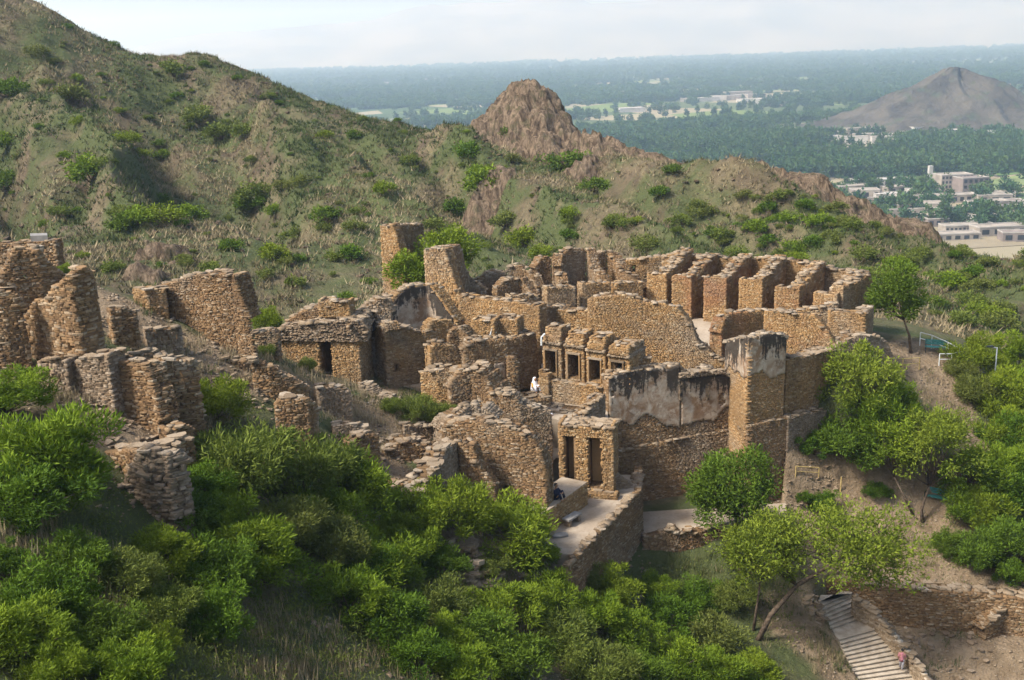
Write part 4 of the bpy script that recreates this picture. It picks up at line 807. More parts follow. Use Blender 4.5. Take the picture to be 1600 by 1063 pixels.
wall('outer_wall', 'lit return wall at the end of the black-stained outer wall', 'wall', [(926, 612, 68.2), (938, 600, 66.6), (950, 592, 64.9)], -5.0, 'ochre', 50, t=0.8, rag=0.08)
tw = [P(1134, 534, 67.6), P(1150, 529, 66), P(1169, 527, 63.9), P(1171, 526, 63.9), P(1200, 521, 64.5), P(1227, 524, 65.1), P(1229, 530, 67.5)]
root, mst = wall('corner_tower', 'square corner tower with white and black streaked plaster on its upper half', 'tower', tw, -9.0, 'ochre', 280, world=True, t=0.5, rag=0.05, cap=1.8, course=0.105)
cc = np.array(root.location); fp = [tw[0] + [.35, 0, 0], tw[2] + [.3, .45, 0], tw[4] + [-.05, .3, 0], tw[5] + [-.35, .3, 0], tw[6] + [-.35, 0, 0]]
MB().prism([tuple((p - cc)[:2]) for p in fp], 0.0, tw[2][2] - 1.0 - cc[2]).build('tower_fill', 'core', root)
zt = tw[3][2]; plaster(root, mst, zt - 3.4, zt - .05, 0.05, mst.L - 2.0, 0.36, 41, sc=1.4)
tl = [p + np.array([-0.1 if i < 2 else 0.1, -0.18, 0]) for i, p in enumerate((P(1147, 668, 66.4), P(1169, 664, 63.9), P(1171, 663, 63.9), P(1227, 651, 65.1)))]
emit(root, Masonry(tl, -9.0, t=0.5, flat=True, rag=0.02, cap=1.3, course=0.105), 'brown', indiv=120, core_name='tower_plinth')
rt, ms = wall('outer_wall', 'lit outer wall with a pale worn top running from the tower to the rubble', 'wall', [(1230, 562, 66), (1262, 556, 67), (1290, 550, 68), (1312, 545, 69), (1330, 546, 70)], -4.6, 'ochre', 260, t=0.9, rag=0.05, cap=1.5, course=0.105)
wall('low_wall', 'low terrace wall half hidden in earth below the lit outer wall', 'wall', [(1232, 652, 64.8), (1262, 646, 66), (1292, 640, 67.2)], -6.0, 'slate', 60, t=0.6, rag=0.12)
# path below the outer wall with its stepped parapet
PZ = -7.2
slabthing('path', 'grey paved path at the foot of the tall outer wall', None, [xy(1004, 838, PZ), xy(1112, 824, PZ), xy(1150, 812, PZ), xy(1230, 806, PZ), xy(1228, 786, PZ), xy(1004, 800, PZ)], PZ, -7.9, 'court_floor', kind='structure')
wall('parapet_wall', 'low stepped parapet along the path below the outer wall', 'wall', [(1006, 840, 58.9), (1028, 834, 59.0), (1054, 826, 59.2), (1055, 836, 59.2), (1080, 828, 59.4), (1081, 835, 59.4), (1110, 824, 59.7), (1140, 826, 60)], -11.0, 'brown', 170, t=0.6, rag=0.03, cap=1.0)
# ---- garden wall and the stairs
gw = [np.array([q[0], q[1], q2]) for q, q2 in zip(GARDEN_WALL, (-9.9, -9.85, -9.85, -9.9, -10.0))]
wall('garden_wall', 'long brown retaining wall beside the wide stairs', 'wall', gw, -13.6, 'brown', 300, world=True, t=1.1, rag=0.05, cap=1.0, length=0.5)
wall('rubble_wall', 'tumbled stone pile at the end of the long retaining wall', 'wall', [(1540, 985, 55), (1562, 955, 55.4), (1585, 930, 55.8), (1640, 925, 56.2)], -13.6, 'brown', 120, t=0.8, rag=0.2, length=0.5, capsize=1.5)
top_l, top_r = ST_T; bot_l, bot_r = ST_B
root = thing('staircase', 'wide stone staircase of two flights going down past the retaining wall', 'stairs', (top_l[0], top_l[1], -13.9))
org = np.array([top_l[0], top_l[1], -13.9]); n1, n2 = 7, 13; tot = n1 + n2 + 5; steps = []
f = 0.0; z = -10.5; rise = (13.95 - 11.5) / (n1 + n2)
MB().prism([tuple((W(1282, 930, -10.5) - org)[:2]), tuple((top_l - org)[:2]), tuple((top_r - org)[:2]), tuple((W(1330, 928, -10.5) - org)[:2])], 0.1, 3.4).build('landing', 'steps', root)
for i in range(n1 + n2 + 1):
    ln = 5.0 if i == n1 else 1.0; f0 = f / tot; f += ln; f1 = min(f / tot, 1.0)
    A0, B0, A1, B1 = [p + (q_ - p) * k for k in (f0, f1) for p, q_ in ((top_l, bot_l), (top_r, bot_r))]
    zt = z - rise * (i + 1) + 13.9
    mb = MB(); ov = 0.06; dv = (bot_l - top_l)[:2]; dv = dv / np.hypot(*dv) * ov
    mb.prism([tuple((p - org)[:2]) for p in (A0, B0, B1, A1)], max(zt - 0.6, 0.0), zt - 0.055)
    mb.prism([tuple((A0 - org)[:2]), tuple((B0 - org)[:2]), tuple((B1 - org)[:2] + dv), tuple((A1 - org)[:2] + dv)], zt - 0.055, zt)
    mb.build('landing' if i == n1 else 'step', 'steps', root)
pr = [W(1331, 930, -10.0), W(1360, 952, -10.4), W(1396, 992, -11.1), W(1420, 1024, -11.8), W(1456, 1075, -12.5)]
emit(root, Masonry([p + [0, 0, -0.05] for p in pr], -13.8, t=0.4, flat=True, rag=0.02, cap=1.6, capsize=1.2, course=0.16, length=0.5), 'coping', indiv=120, core_name='parapet', core_mat='steps')
# loose rock pile among the shrubs and other piles
def pile(lbl, u, v, n, rad, size, mat='slate', squash=0.5, z=None):
    c = hit(u, v) if z is None else W(u, v, z); root = thing('rock_pile', lbl, 'rocks', c)
    for i in range(n):
        a = random.random() * 2 * pi; r = rad * math.sqrt(random.random()); h = (1 - r / rad) * rad * squash
        dx, dy = r * cos(a), r * sin(a); zz = float(terrain(np.array([c[0] + dx]), np.array([c[1] + dy]))[0]) - c[2] if z is None else 0
        o = bpy.data.objects.new('stone', STM[mat][random.randrange(9)]); COL.objects.link(o); o.parent = root
        s = size * (0.5 + random.random()); o.location = (dx, dy, zz + h * random.random() + 0.05); o.scale = (s, s * (.5 + .4 * random.random()), s * (0.14 + 0.16 * random.random())); o.rotation_euler = (random.gauss(0, .18), random.gauss(0, .18), random.random() * 6.3)
pile('pale heap of broken slabs standing out of the shrubs', 735, 885, 110, 1.5, 0.3, 'coping', 0.7)
pile('small slab heap in the shrubs below the broken wall end', 585, 826, 40, 0.9, 0.26, 'coping', 0.5)
pile('grey slabs scattered beside the pale heap', 830, 885, 40, 1.3, 0.32, 'slate', 0.2)
pile('loose stones at the broken near end of the terrace wall', 890, 885, 60, 1.3, 0.24, 'slate', 0.4)
pile('loose slabs along the gravel path on the ledge', 165, 660, 80, 2.0, 0.12, 'slate', 0.03)
pile('slabs scattered on the rubble slope behind the corner wall', 215, 540, 70, 2.8, 0.13, 'slate', 0.03)
pile('slabs strewn below the broad broken wall', 300, 570, 50, 2.0, 0.13, 'slate', 0.03)
pile('flat stones lying on the gravel below the dry grass', 400, 610, 45, 1.6, 0.13, 'coping', 0.03)
pile('stones along the edge of the staircase', 1285, 955, 45, 1.0, 0.2, 'coping', 0.2)
pile('flat stones on the bare slope below the ledge', 585, 690, 50, 1.8, 0.14, 'slate', 0.05)
pile('stones strewn at the foot of the corner tower', 1262, 720, 50, 2.2, 0.12, 'slate', 0.03)
pile('small stones at the edge of the bare bank', 120, 625, 40, 1.5, 0.1, 'coping', 0.03)
pile('rubble in the lower yard below the retaining wall', 1480, 1010, 40, 2.5, 0.16, 'slate', 0.04)

wall('rubble_wall', 'crumbling stone face in the bare bank under the grey green plants', 'wall', [(590, 712, 55.6), (612, 696, 55.9), (640, 690, 56.2), (668, 696, 56.4), (690, 712, 56.6)], -3.5, 'brown', 110, t=1.4, rag=0.22, course=0.12)
wall('low_wall', 'short line of half buried wall stones on the gravel of the ledge', 'wall', [(520, 668, 53.6), (545, 664, 53.8), (572, 672, 54)], 0.2, 'slate', 60, t=0.7, rag=0.12)
wall('low_wall', 'low tumbled wall crossing the rubble slope behind the stub wall', 'wall', [(205, 556, 46.6), (232, 548, 47), (262, 552, 47.4)], 6.2, 'slate', 80, t=0.7, rag=0.12)
wall('low_wall', 'few courses of stone at the top of the rubble slope', 'wall', [(172, 486, 50), (196, 480, 50.4), (214, 490, 50.6)], 7.6, 'brown', 60, t=0.7, rag=0.14)
wall('rubble_wall', 'dark stony face showing between the olive bush and the bare bank', 'wall', [(592, 770, 51.2), (616, 758, 51.5), (646, 762, 51.8)], -3.6, 'brown', 70, t=1.0, rag=0.2)

wall('retaining_wall', 'dark layered bank of flat stones beside the crumbling bastion', 'wall', [(150, 716, 40.2), (176, 704, 39.6), (200, 704, 38.9), (232, 706, 38.3)], 3.6, 'brown', 140, t=0.9, rag=0.14, course=0.1)

g = 'low broken walls'
for lb, pts, zb_, mt in (('low broken wall below the stepped end of the broad wall', [(330, 572, 53.4), (350, 560, 53.6), (378, 562, 53.8), (402, 584, 54)], 3.2, 'brown'),
    ('ledge of loose slabs half way down the grassy ledge', [(498, 612, 56), (520, 606, 56.4), (548, 610, 56.8)], 0.8, 'slate'),
    ('broken terrace wall above the bare bank', [(545, 690, 53), (566, 682, 53.4), (592, 684, 53.8)], -0.6, 'brown'),
    ('stone footing crossing the rubble slope below the squared pier', [(228, 520, 51.4), (256, 512, 51.8), (284, 516, 52.2)], 6.2, 'slate'),
    ('toppled wall stones beside the gravel path below the stub wall', [(262, 672, 41.4), (282, 662, 41.8), (302, 674, 42.2)], 4.0, 'brown'),
    ('crumbled footing in front of the ruined corner wall', [(58, 566, 43.6), (84, 560, 43.5), (104, 570, 43.4)], 7.4, 'slate'),
    ('low stone edge along the grassy path before the room wall', [(560, 604, 62), (584, 612, 61.4), (606, 624, 60.8)], 0.2, 'slate'),
    ('broken footing next to the grey green plants', [(632, 668, 58), (656, 662, 58.4), (684, 668, 58.8)], -1.0, 'brown')):
    wall('low_wall', lb, 'wall', pts, zb_, mt, 70, t=0.8, rag=0.2, course=0.12)
# ------------------------------------------------------------------ foliage
def leaves(C, N, L, Wd, r, up_bias=0.3, tint=None, spread=0.9):
    """diamond leaves at C pointing roughly along N"""
    n = len(C); d = N + r.normal(size=(n, 3)) * spread; d[:, 2] += up_bias; d /= np.linalg.norm(d, axis=1)[:, None]
    s = np.cross(d, r.normal(size=(n, 3))); s /= np.linalg.norm(s, axis=1)[:, None] + 1e-9
    l = L * (0.6 + 0.8 * r.random(n))[:, None]; w_ = Wd * (0.7 + 0.6 * r.random(n))[:, None]
    nn = np.cross(d, s) * (w_ * 0.25)
    V = np.stack([C, C + d * l * 0.45 + s * w_ / 2 + nn, C + d * l, C + d * l * 0.45 - s * w_ / 2 + nn], 1).reshape(-1, 3)
    F = np.arange(n * 4).reshape(n, 4); return V, F, np.repeat(tint, 4)
def crown(seed, nclump, nleaf, L, Wd, mat, shape=(1, 1, 1), rc=0.34, hollow=0.55, up_bias=0.3, name='crown', spread=0.9, flat_bottom=-0.25, lobes=0.25):
    """unit crown (radius about 1): uneven clumps of leaves round an open middle"""
    r = np.random.default_rng(seed); g = r.normal(size=(nclump * 4, 3)); g /= np.linalg.norm(g, axis=1)[:, None]; g = g[g[:, 2] > flat_bottom - 0.15][:nclump]
    rad = hollow + (1 - hollow) * r.random(len(g)) ** 0.6; rad *= 1 + lobes * (r.random(len(g)) - 0.6)
    cc = g * rad[:, None] * np.array(shape); cr = rc * (0.55 + 0.8 * r.random(len(g)))
    k = r.integers(len(g), size=nleaf); o = r.normal(size=(nleaf, 3)); o /= np.linalg.norm(o, axis=1)[:, None]; rr_ = cr[k] * (0.35 + 0.75 * r.random(nleaf) ** 0.7)
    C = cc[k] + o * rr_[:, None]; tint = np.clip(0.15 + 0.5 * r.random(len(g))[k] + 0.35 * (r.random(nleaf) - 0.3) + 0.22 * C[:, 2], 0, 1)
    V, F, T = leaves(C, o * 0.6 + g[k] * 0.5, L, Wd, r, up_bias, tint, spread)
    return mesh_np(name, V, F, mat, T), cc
def twigs(cc, base, r0, mat='bark', seed=0, name='stem', n=14, fork=None):
    """stem and limbs reaching into the clumps"""
    r = random.Random(seed); mb = MB(); base = np.array(base, float); fk = np.array(fork if fork is not None else base + (np.mean(cc, 0) - base) * 0.35)
    mid = (base + fk) / 2 + np.array([r.gauss(0, .04), r.gauss(0, .04), 0])
    mb.tube([base, mid, fk], [r0, r0 * 0.85, r0 * 0.7], 7)
    for c in r.sample(list(cc), min(n, len(cc))):
        m1 = fk + (c - fk) * 0.5 + np.array([r.gauss(0, .06), r.gauss(0, .06), r.uniform(-.05, .1)]); mb.tube([fk - (fk - mid) * 0.15, m1, c], [r0 * 0.5, r0 * 0.3, r0 * 0.1], 5)
    return mb
def variants(n, seed, **kw):
    out = []
    for k in range(n):
        me, cc = crown(seed + k, **kw); sm = twigs(cc, (0, 0, -0.95), 0.05, seed=seed + k)
        so = sm.build('stem', 'bark'); sme = so.data; bpy.data.objects.remove(so); out.append((me, sme))
    return out
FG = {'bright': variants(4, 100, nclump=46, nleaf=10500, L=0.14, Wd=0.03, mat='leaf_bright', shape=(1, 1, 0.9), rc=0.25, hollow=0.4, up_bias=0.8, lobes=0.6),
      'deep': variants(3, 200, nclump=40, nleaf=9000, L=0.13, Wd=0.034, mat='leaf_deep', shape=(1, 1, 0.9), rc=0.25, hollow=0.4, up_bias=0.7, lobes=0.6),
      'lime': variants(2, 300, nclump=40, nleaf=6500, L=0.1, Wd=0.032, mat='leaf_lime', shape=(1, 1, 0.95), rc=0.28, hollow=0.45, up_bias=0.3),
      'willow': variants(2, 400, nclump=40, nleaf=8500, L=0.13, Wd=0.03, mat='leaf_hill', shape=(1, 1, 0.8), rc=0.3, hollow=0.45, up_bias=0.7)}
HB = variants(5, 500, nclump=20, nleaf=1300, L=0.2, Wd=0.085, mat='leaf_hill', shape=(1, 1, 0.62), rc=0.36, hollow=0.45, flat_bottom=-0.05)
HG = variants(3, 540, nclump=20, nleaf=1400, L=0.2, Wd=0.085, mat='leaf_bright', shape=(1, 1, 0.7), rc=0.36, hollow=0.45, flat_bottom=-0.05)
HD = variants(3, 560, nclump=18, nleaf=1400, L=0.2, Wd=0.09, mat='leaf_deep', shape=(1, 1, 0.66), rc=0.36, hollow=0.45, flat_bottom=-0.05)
def shrub(c, rx, rz, vs, label, group, name='shrub', lift=0.55, stem=True, rz_rot=None):
    me, sm = vs[random.randrange(len(vs))]
    root = thing(name, label, 'shrub', c, group, rz=random.random() * 6.28)
    a = obj('foliage', me, root); a.location = (0, 0, rz * lift); a.scale = (rx * (.9 + .2 * random.random()), rx * (.9 + .2 * random.random()), rz)
    if stem:
        b_ = obj('stem', sm, root); b_.location = (0, 0, rz * lift); b_.scale = a.scale
    return root
def sp(u, v, rpx, kind, label, group, asp=0.8, lift=0.55, dv=0, name='shrub'):
    """shrub whose crown centre shows at photo pixel u, v with radius rpx pixels"""
    c = hit(u, v + rpx * 0.55 + dv); R_ = rpx / ppm(c); return shrub(c, R_, R_ * asp, FG[kind] if isinstance(kind, str) else kind, label, group, name, lift)
G1 = 'green shrubs on the slope below the ruins'
LB = 'leafy bright green shrub in the thicket on the slope below the ruins'; LD = 'dark green shrub in the thicket on the slope below the ruins'
sp(85, 720, 108, 'bright', 'big round bright green bush beside the crumbling bastion', G1, 0.85); sp(40, 770, 80, 'deep', 'dark lower bush under the big round bright green bush', G1)
sp(10, 610, 60, 'bright', 'feathery green bush reaching in beside the ruined corner wall', G1, 0.75)
sp(380, 720, 92, 'willow', 'large pale olive green bush with fine leaves below the ledge', G1, 0.85); sp(475, 730, 85, 'willow', 'broad olive green bush joined to the large pale one', G1, 0.85)
sp(340, 625, 48, 'bright', 'rounded bush growing against the dark retaining wall', G1, 0.9); sp(540, 760, 70, 'bright', 'bright green bush above the small slab heap', G1, 0.85)
sp(700, 790, 62, 'bright', 'bright leafy bush in front of the dark broken cross wall', G1, 0.9); sp(790, 820, 70, 'bright', 'wide leafy bush at the foot of the broad front wall', G1, 0.7)
sp(650, 800, 50, 'bright', 'leafy bush at the foot of the pale broken wall end', G1, 0.85)
for (u, v, r_, k) in [(190, 900, 60, 'willow'), (255, 860, 55, 'bright'), (120, 870, 56, 'deep'), (330, 890, 64, 'deep'), (150, 985, 60, 'deep'), (230, 1010, 46, 'bright'), (545, 930, 60, 'bright'), (650, 1020, 50, 'deep'), (0, 870, 40, 'deep'), (1060, 1030, 50, 'bright'), (90, 1045, 60, 'bright'), (420, 880, 60, 'bright'), (500, 800, 60, 'bright'), (560, 890, 54, 'deep'), (700, 1000, 48, 'bright'), (310, 760, 50, 'deep'), (350, 800, 56, 'bright'), (390, 850, 70, 'bright'), (450, 815, 66, 'willow'), (520, 850, 64, 'willow'), (590, 880, 66, 'bright'), (640, 860, 56, 'bright'),
    (262, 945, 56, 'willow'), (60, 930, 70, 'deep'), (20, 990, 70, 'bright'), (190, 1050, 64, 'bright'), (330, 960, 60, 'deep'), (610, 960, 62, 'deep'), (680, 940, 56, 'willow'),
    (740, 985, 56, 'deep'), (790, 950, 56, 'bright'), (800, 1020, 60, 'deep'), (730, 1045, 50, 'bright'), (860, 930, 54, 'bright'), (880, 990, 56, 'willow'), (930, 960, 50, 'bright'),
    (960, 920, 44, 'bright'), (985, 990, 46, 'bright'), (940, 1040, 56, 'willow'), (1040, 960, 48, 'deep'), (1000, 1050, 50, 'deep'), (1110, 990, 50, 'willow'), (1130, 1050, 46, 'bright'), (1090, 930, 36, 'deep'), (1150, 930, 36, 'willow'), (1030, 915, 32, 'bright'),
    (1180, 1045, 40, 'bright'), (690, 880, 40, 'deep'), (770, 880, 30, 'willow'), (300, 800, 46, 'deep'), (610, 830, 46, 'bright'), (840, 870, 34, 'bright'), (910, 895, 30, 'willow')]:
    sp(u, v, r_ * 0.98, k, LD if k == 'deep' else (LB if k == 'bright' else 'thin olive shrub in the thicket on the slope below the ruins'), G1 + {'deep': ', dark ones', 'bright': ', bright ones', 'willow': ', olive ones'}[k], 0.8)
G2 = 'small plants on the ledge'
for (u, v, r_, k, lb) in [(655, 640, 32, 'willow', 'grey green leafy plant at the edge of the grassy ledge'), (690, 645, 26, 'willow', 'taller grey green plant beside the low stub block'), (615, 635, 20, 'willow', 'small grey green plant next to the path on the ledge'), (568, 556, 18, 'deep', 'dark shrub tucked in the gap beside the shrine'),
                          (480, 570, 16, 'willow', 'straggly weed growing in front of the shrine'), (418, 502, 26, 'bright', 'bright bush in the hollow behind the broad broken wall'), (95, 424, 16, 'bright', 'small bright weed behind the corner wall'), (415, 548, 14, 'willow', 'weed sprouting above the dark retaining wall')]:
    sp(u, v, r_, k, lb, G2, 0.85)
# shrubs in the garden and on the bank beyond it
G3 = 'shrubs on the bank beside the garden'
for (u, v, r_, k, lb, asp) in [(1345, 600, 58, 'lime', 'tall yellow green shrub below the rubble wall', 1.1), (1320, 680, 62, 'deep', 'dense dark green shrub under the yellow green one', 0.75), (1270, 692, 32, 'deep', 'dark shrub nearest the corner tower', 0.8), (1385, 650, 50, 'bright', 'green shrub between the yellow green shrub and the garden trees', 1.1),
                               (1285, 782, 24, 'deep', 'small dark shrub by the garden path', 0.8), (1255, 775, 14, 'deep', 'tiny dark shrub by the foot of the tower', 0.8), (1370, 765, 20, 'deep', 'small dark bush under the slender garden tree', 0.8)]:
    sp(u, v, r_, k, lb, G3, asp)
for (u, v, r_, k) in [(1520, 560, 38, 'bright'), (1560, 620, 50, 'bright'), (1590, 560, 40, 'bright'), (1530, 610, 36, 'willow'), (1590, 690, 56, 'deep'), (1560, 740, 50, 'bright'), (1600, 770, 56, 'deep'), (1545, 800, 40, 'bright'), (1590, 850, 56, 'deep'), (1540, 860, 44, 'deep'), (1510, 790, 36, 'bright'), (1600, 620, 46, 'bright'), (1570, 680, 40, 'bright'), (1500, 580, 24, 'willow'), (1480, 850, 26, 'deep'), (1590, 900, 30, 'deep')]:
    sp(u, v, r_, k, {'bright': 'leafy green shrub on the bank beside the footpath', 'deep': 'dark leafy shrub on the bank above the garden', 'willow': 'thin shrub on the bank near the lamp post'}[k], G3 + ', ' + k, 0.95)
# hill shrubs: those one can point at, then the smaller ones
G4 = 'shrubs scattered over the dry hillside'
big = [(18, 138, 28, HD), (110, 150, 28, HB), (145, 268, 38, HG), (60, 80, 18, HB), (200, 215, 18, HG), (312, 182, 26, HB), (350, 205, 26, HB), (385, 203, 22, HB), (10, 220, 24, HG), (12, 285, 30, HD), (215, 340, 26, HG), (255, 335, 28, HG), (300, 335, 24, HG), (190, 350, 22, HD), (408, 300, 30, HB), (445, 290, 18, HB),
       (470, 282, 16, HB), (385, 320, 22, HD), (510, 335, 24, HD), (505, 355, 16, HB), (430, 395, 22, HG), (360, 385, 20, HD), (330, 420, 18, HB), (545, 395, 22, HD), (520, 400, 14, HB), (600, 295, 18, HG), (735, 235, 26, HD), (715, 325, 26, HD), (760, 285, 34, HG), (750, 270, 20, HG), (800, 250, 16, HB), (795, 205, 18, HD), (890, 260, 34, HD), (860, 250, 20, HD), (930, 290, 22, HD),
       (820, 375, 28, HG), (790, 345, 22, HB), (680, 350, 20, HB), (845, 395, 20, HG), (1130, 365, 18, HB), (1180, 355, 20, HG), (1230, 340, 18, HG), (1280, 345, 20, HG), (1300, 370, 18, HB), (1240, 385, 18, HG), (1090, 330, 18, HB), (1060, 345, 18, HB), (1350, 395, 20, HB), (1400, 410, 18, HG), (1440, 395, 18, HB), (1480, 440, 24, HG), (1520, 470, 24, HB), (1560, 500, 26, HB), (1500, 500, 22, HB),
       (1200, 322, 16, HD), (1255, 320, 14, HD), (1030, 300, 16, HD), (1050, 265, 14, HD), (1010, 380, 22, HB), (1150, 395, 18, HB), (1330, 350, 16, HB), (560, 330, 14, HB), (640, 250, 16, HB), (318, 100, 8, HD), (180, 70, 9, HD), (105, 42, 9, HD), (270, 110, 22, HB), (240, 480, 20, HB), (540, 470, 20, HD), (460, 440, 16, HB)]
for u, v, r_, vs in big:
    c = hit(u, v + r_ * 0.4, 70); R_ = r_ / ppm(c)
    if c[1] > 215: continue
    shrub(c, R_, R_ * 0.8, vs, {id(HB): 'olive shrub among dry grass on the hillside', id(HG): 'bright green shrub standing out on the hillside', id(HD): 'dark green shrub on the hillside'}[id(vs)], G4 + {id(HB): ', olive', id(HG): ', bright', id(HD): ', dark'}[id(vs)], 'hill_shrub', 0.4, stem=r_ > 20)
r = np.random.default_rng(9); cnt = 0
while cnt < 280:
    u = r.uniform(-20, 1620); v = r.uniform(30, 520); c = hit(u, v, 88)
    if c[1] < 92 or c[1] > 205: continue
    dens = 0.25 + 0.75 * sstep(1000, 1250, u) * (v > 300)
    if r.random() > dens * (0.3 + 1.4 * fbm(np.array([c[0] / 20]), np.array([c[1] / 20]), 55, 3)[0]): continue
    cnt += 1; R_ = 0.4 + 1.0 * r.random() ** 2.2; k = r.random()
    vs = HB if k < .6 else (HG if k < .8 else HD)
    shrub(c, R_, R_ * 0.75, vs, 'small low shrub dotted over the hillside', 'small shrubs dotted over the hillside', 'hill_shrub', 0.35, stem=False)

# ---- trees
def tree(label, base, top_c, R_, nclump, nleaf, L, Wd, mat, r0, seed, shape=(1, 1, .9), fork=None, group=None, up_bias=0.2, rc=0.3, path=None, hollow=0.45, limbs=18, name='tree', flat=-0.5):
    base = np.array(base, float); cvec = np.array(top_c, float) - base
    root = thing(name, label, 'tree', base, group)
    me, cc = crown(seed, nclump, nleaf, L / R_, Wd / R_, mat, shape, rc=rc, hollow=hollow, up_bias=up_bias, flat_bottom=flat)
    a = obj('crown', me, root); a.location = cvec; a.scale = (R_,) * 3
    tips = cc * R_ + cvec; mb = MB(); rr_ = random.Random(seed)
    path = [np.zeros(3)] + [np.array(p, float) - base for p in path] if path is not None else [np.zeros(3), cvec * 0.35 + np.array([rr_.gauss(0, .1), 0, 0]), cvec * 0.62]
    path[0] = path[0] - np.array([0, 0, 0.4]); n = len(path)
    mb.tube(path, [r0 * (1 - 0.6 * i / (n - 1)) for i in range(n)], 9)
    for c in rr_.sample(list(tips), min(limbs, len(tips))):
        j = min(range(1, n), key=lambda i: np.linalg.norm(path[i] - c) + (0 if i == n - 1 else 0.3)); f_ = path[j]; m1 = f_ + (c - f_) * 0.5 + np.array([rr_.gauss(0, .12), rr_.gauss(0, .12), rr_.uniform(-.05, .25)]) * R_ * .5
        mb.tube([f_, m1, c], [r0 * 0.36, r0 * 0.22, r0 * 0.06], 5)
    mb.build('trunk', 'bark', root, True); return root
b0 = hit(1158, 872); R_ = 66 / ppm(b0); tree('round full tree growing by the path below the outer wall', b0, P(1146, 768, b0[1]), R_, 60, 12000, 0.26, 0.085, 'leaf_deep', 0.2, 71, (1, 1, 1.05), rc=0.3)
b0 = hit(1180, 1000); yb_ = b0[1]; R_ = 3.6
tree('light green tree leaning far over beside the stairs', b0, P(1290, 858, yb_ + 0.5), R_, 74, 15000, 0.22, 0.085, 'leaf_lime', 0.17, 83, (1.5, 0.8, 0.55), rc=0.26, path=[P(1205, 960, yb_), P(1245, 915, yb_ + .1), P(1300, 882, yb_ + .3), P(1345, 850, yb_ + .5)], hollow=0.3, limbs=40)
tree('upright part of a light green tree above the leaning trunk', hit(1176, 985), P(1195, 860, yb_ + .8), 2.0, 34, 4200, 0.2, 0.075, 'leaf_lime', 0.1, 85, (1, 1, 1.25), rc=0.28, hollow=0.3)
b0 = hit(1442, 815); R_ = 62 / ppm(b0); tree('garden tree with a broad olive green crown above the iron bench', b0, P(1466, 700, b0[1]), R_, 54, 8500, 0.22, 0.075, 'leaf_lime', 0.14, 91, (1, 1, 0.95), path=[P(1440, 795, b0[1]), P(1452, 760, b0[1])])
b0 = hit(1432, 806); R_ = 40 / ppm(b0); tree('slender garden tree with a leaning trunk and thin crown', b0, P(1392, 700, b0[1] + .3), R_, 32, 3600, 0.22, 0.075, 'leaf_bright', 0.1, 93, (0.8, 0.8, 1.3), path=[P(1415, 780, b0[1]), P(1397, 745, b0[1] + .2)], hollow=0.3)
b0 = hit(1505, 800); R_ = 42 / ppm(b0); tree('dark leafy tree behind the iron bench in the garden', b0, P(1515, 745, b0[1] + .6), R_, 30, 4200, 0.22, 0.08, 'leaf_bright', 0.1, 95, (1, 1, 0.9))
b0 = hit(1424, 552); R_ = 40 / ppm(b0); tree('round dark tree standing at the end of the preserved cells', b0, P(1404, 462, b0[1]), R_, 46, 7500, 0.24, 0.09, 'leaf_deep', 0.13, 97, (1, 1, 1.3), path=[P(1421, 525, b0[1]), P(1412, 500, b0[1])])
bt = P(692, 478, 84); R_ = 40 / ppm(bt)
tree('fresh green tree growing inside the ruins between the two tower walls', bt, P(700, 396, 84), R_, 40, 5600, 0.26, 0.1, 'leaf_bright', 0.16, 101, (1.2, 1, 0.95), hollow=0.35, name='tree')
tree('low leafy growth of a tree in front of the farther tower wall', P(668, 476, 79.5), P(638, 428, 79.2), 32 / ppm(bt), 30, 3600, 0.26, 0.1, 'leaf_bright', 0.1, 103, (1, 1, 0.95), hollow=0.35)

# ---- dry grass and weeds as blades
def tufts(name, pts, nb, h, w_, tint, seed, label, lean=0.35):
    r = np.random.default_rng(seed); n = len(pts); C = np.repeat(pts, nb, 0); m_ = n * nb
    C = C + np.column_stack([r.normal(size=(m_, 2)) * 0.4 * h, np.zeros(m_)]); a = r.random(m_) * 2 * pi; hh = h * (0.5 + 0.9 * r.random(m_)) * np.repeat(0.6 + 0.8 * r.random(n), nb); ww = w_ * (0.6 + .8 * r.random(m_))
    d = np.column_stack([np.cos(a), np.sin(a), 0 * a]); ln = lean * (0.3 + r.random(m_)); b_ = r.random(m_) * 2 * pi
    tip = C + np.column_stack([np.cos(b_) * ln * hh, np.sin(b_) * ln * hh, hh])
    base = C - np.array([0, 0, 0.06])
    V = np.stack([base - d * ww[:, None] / 2, base + d * ww[:, None] / 2, tip], 1).reshape(-1, 3); F = np.arange(m_ * 3).reshape(-1, 3)
    o = obj(name, mesh_np(name, V, F, 'straw_grass', np.repeat(np.clip(np.repeat(tint, nb) + r.normal(size=m_) * 0.08, 0, 1), 3))); tag(o, label, None, None, 'stuff'); return o
r = np.random.default_rng(33)
n = 90000; a_ = r.uniform(-0.6, 0.6, n); y_ = 88 + (215 - 88) * r.random(n) ** 0.8; x_ = a_ * y_
k = fbm(x_ / 8, y_ / 8, 61, 4); keep = k + 0.25 * r.random(n) > 0.5; x_, y_ = x_[keep], y_[keep]; z_ = terrain(x_, y_)
green = sstep(0.42, 0.56, fbm(x_ / 14, y_ / 14, 66, 4) + 0.16 * sstep(20, 60, x_))
crest = fbm(x_ / 11, y_ / 11, 67, 4)
tint = np.clip(np.where(crest > 0.52, 0.6, 0.36) + 0.3 * (r.random(len(x_)) - 0.3) - 0.5 * green, 0, 1); tint = np.where(r.random(len(x_)) < .08, 1.0, tint)
tufts('dry_grass', np.column_stack([x_, y_, z_]), 5, 0.42, 0.12, tint, 5, 'tufts of dry and green grass covering the hillside', 1.0)
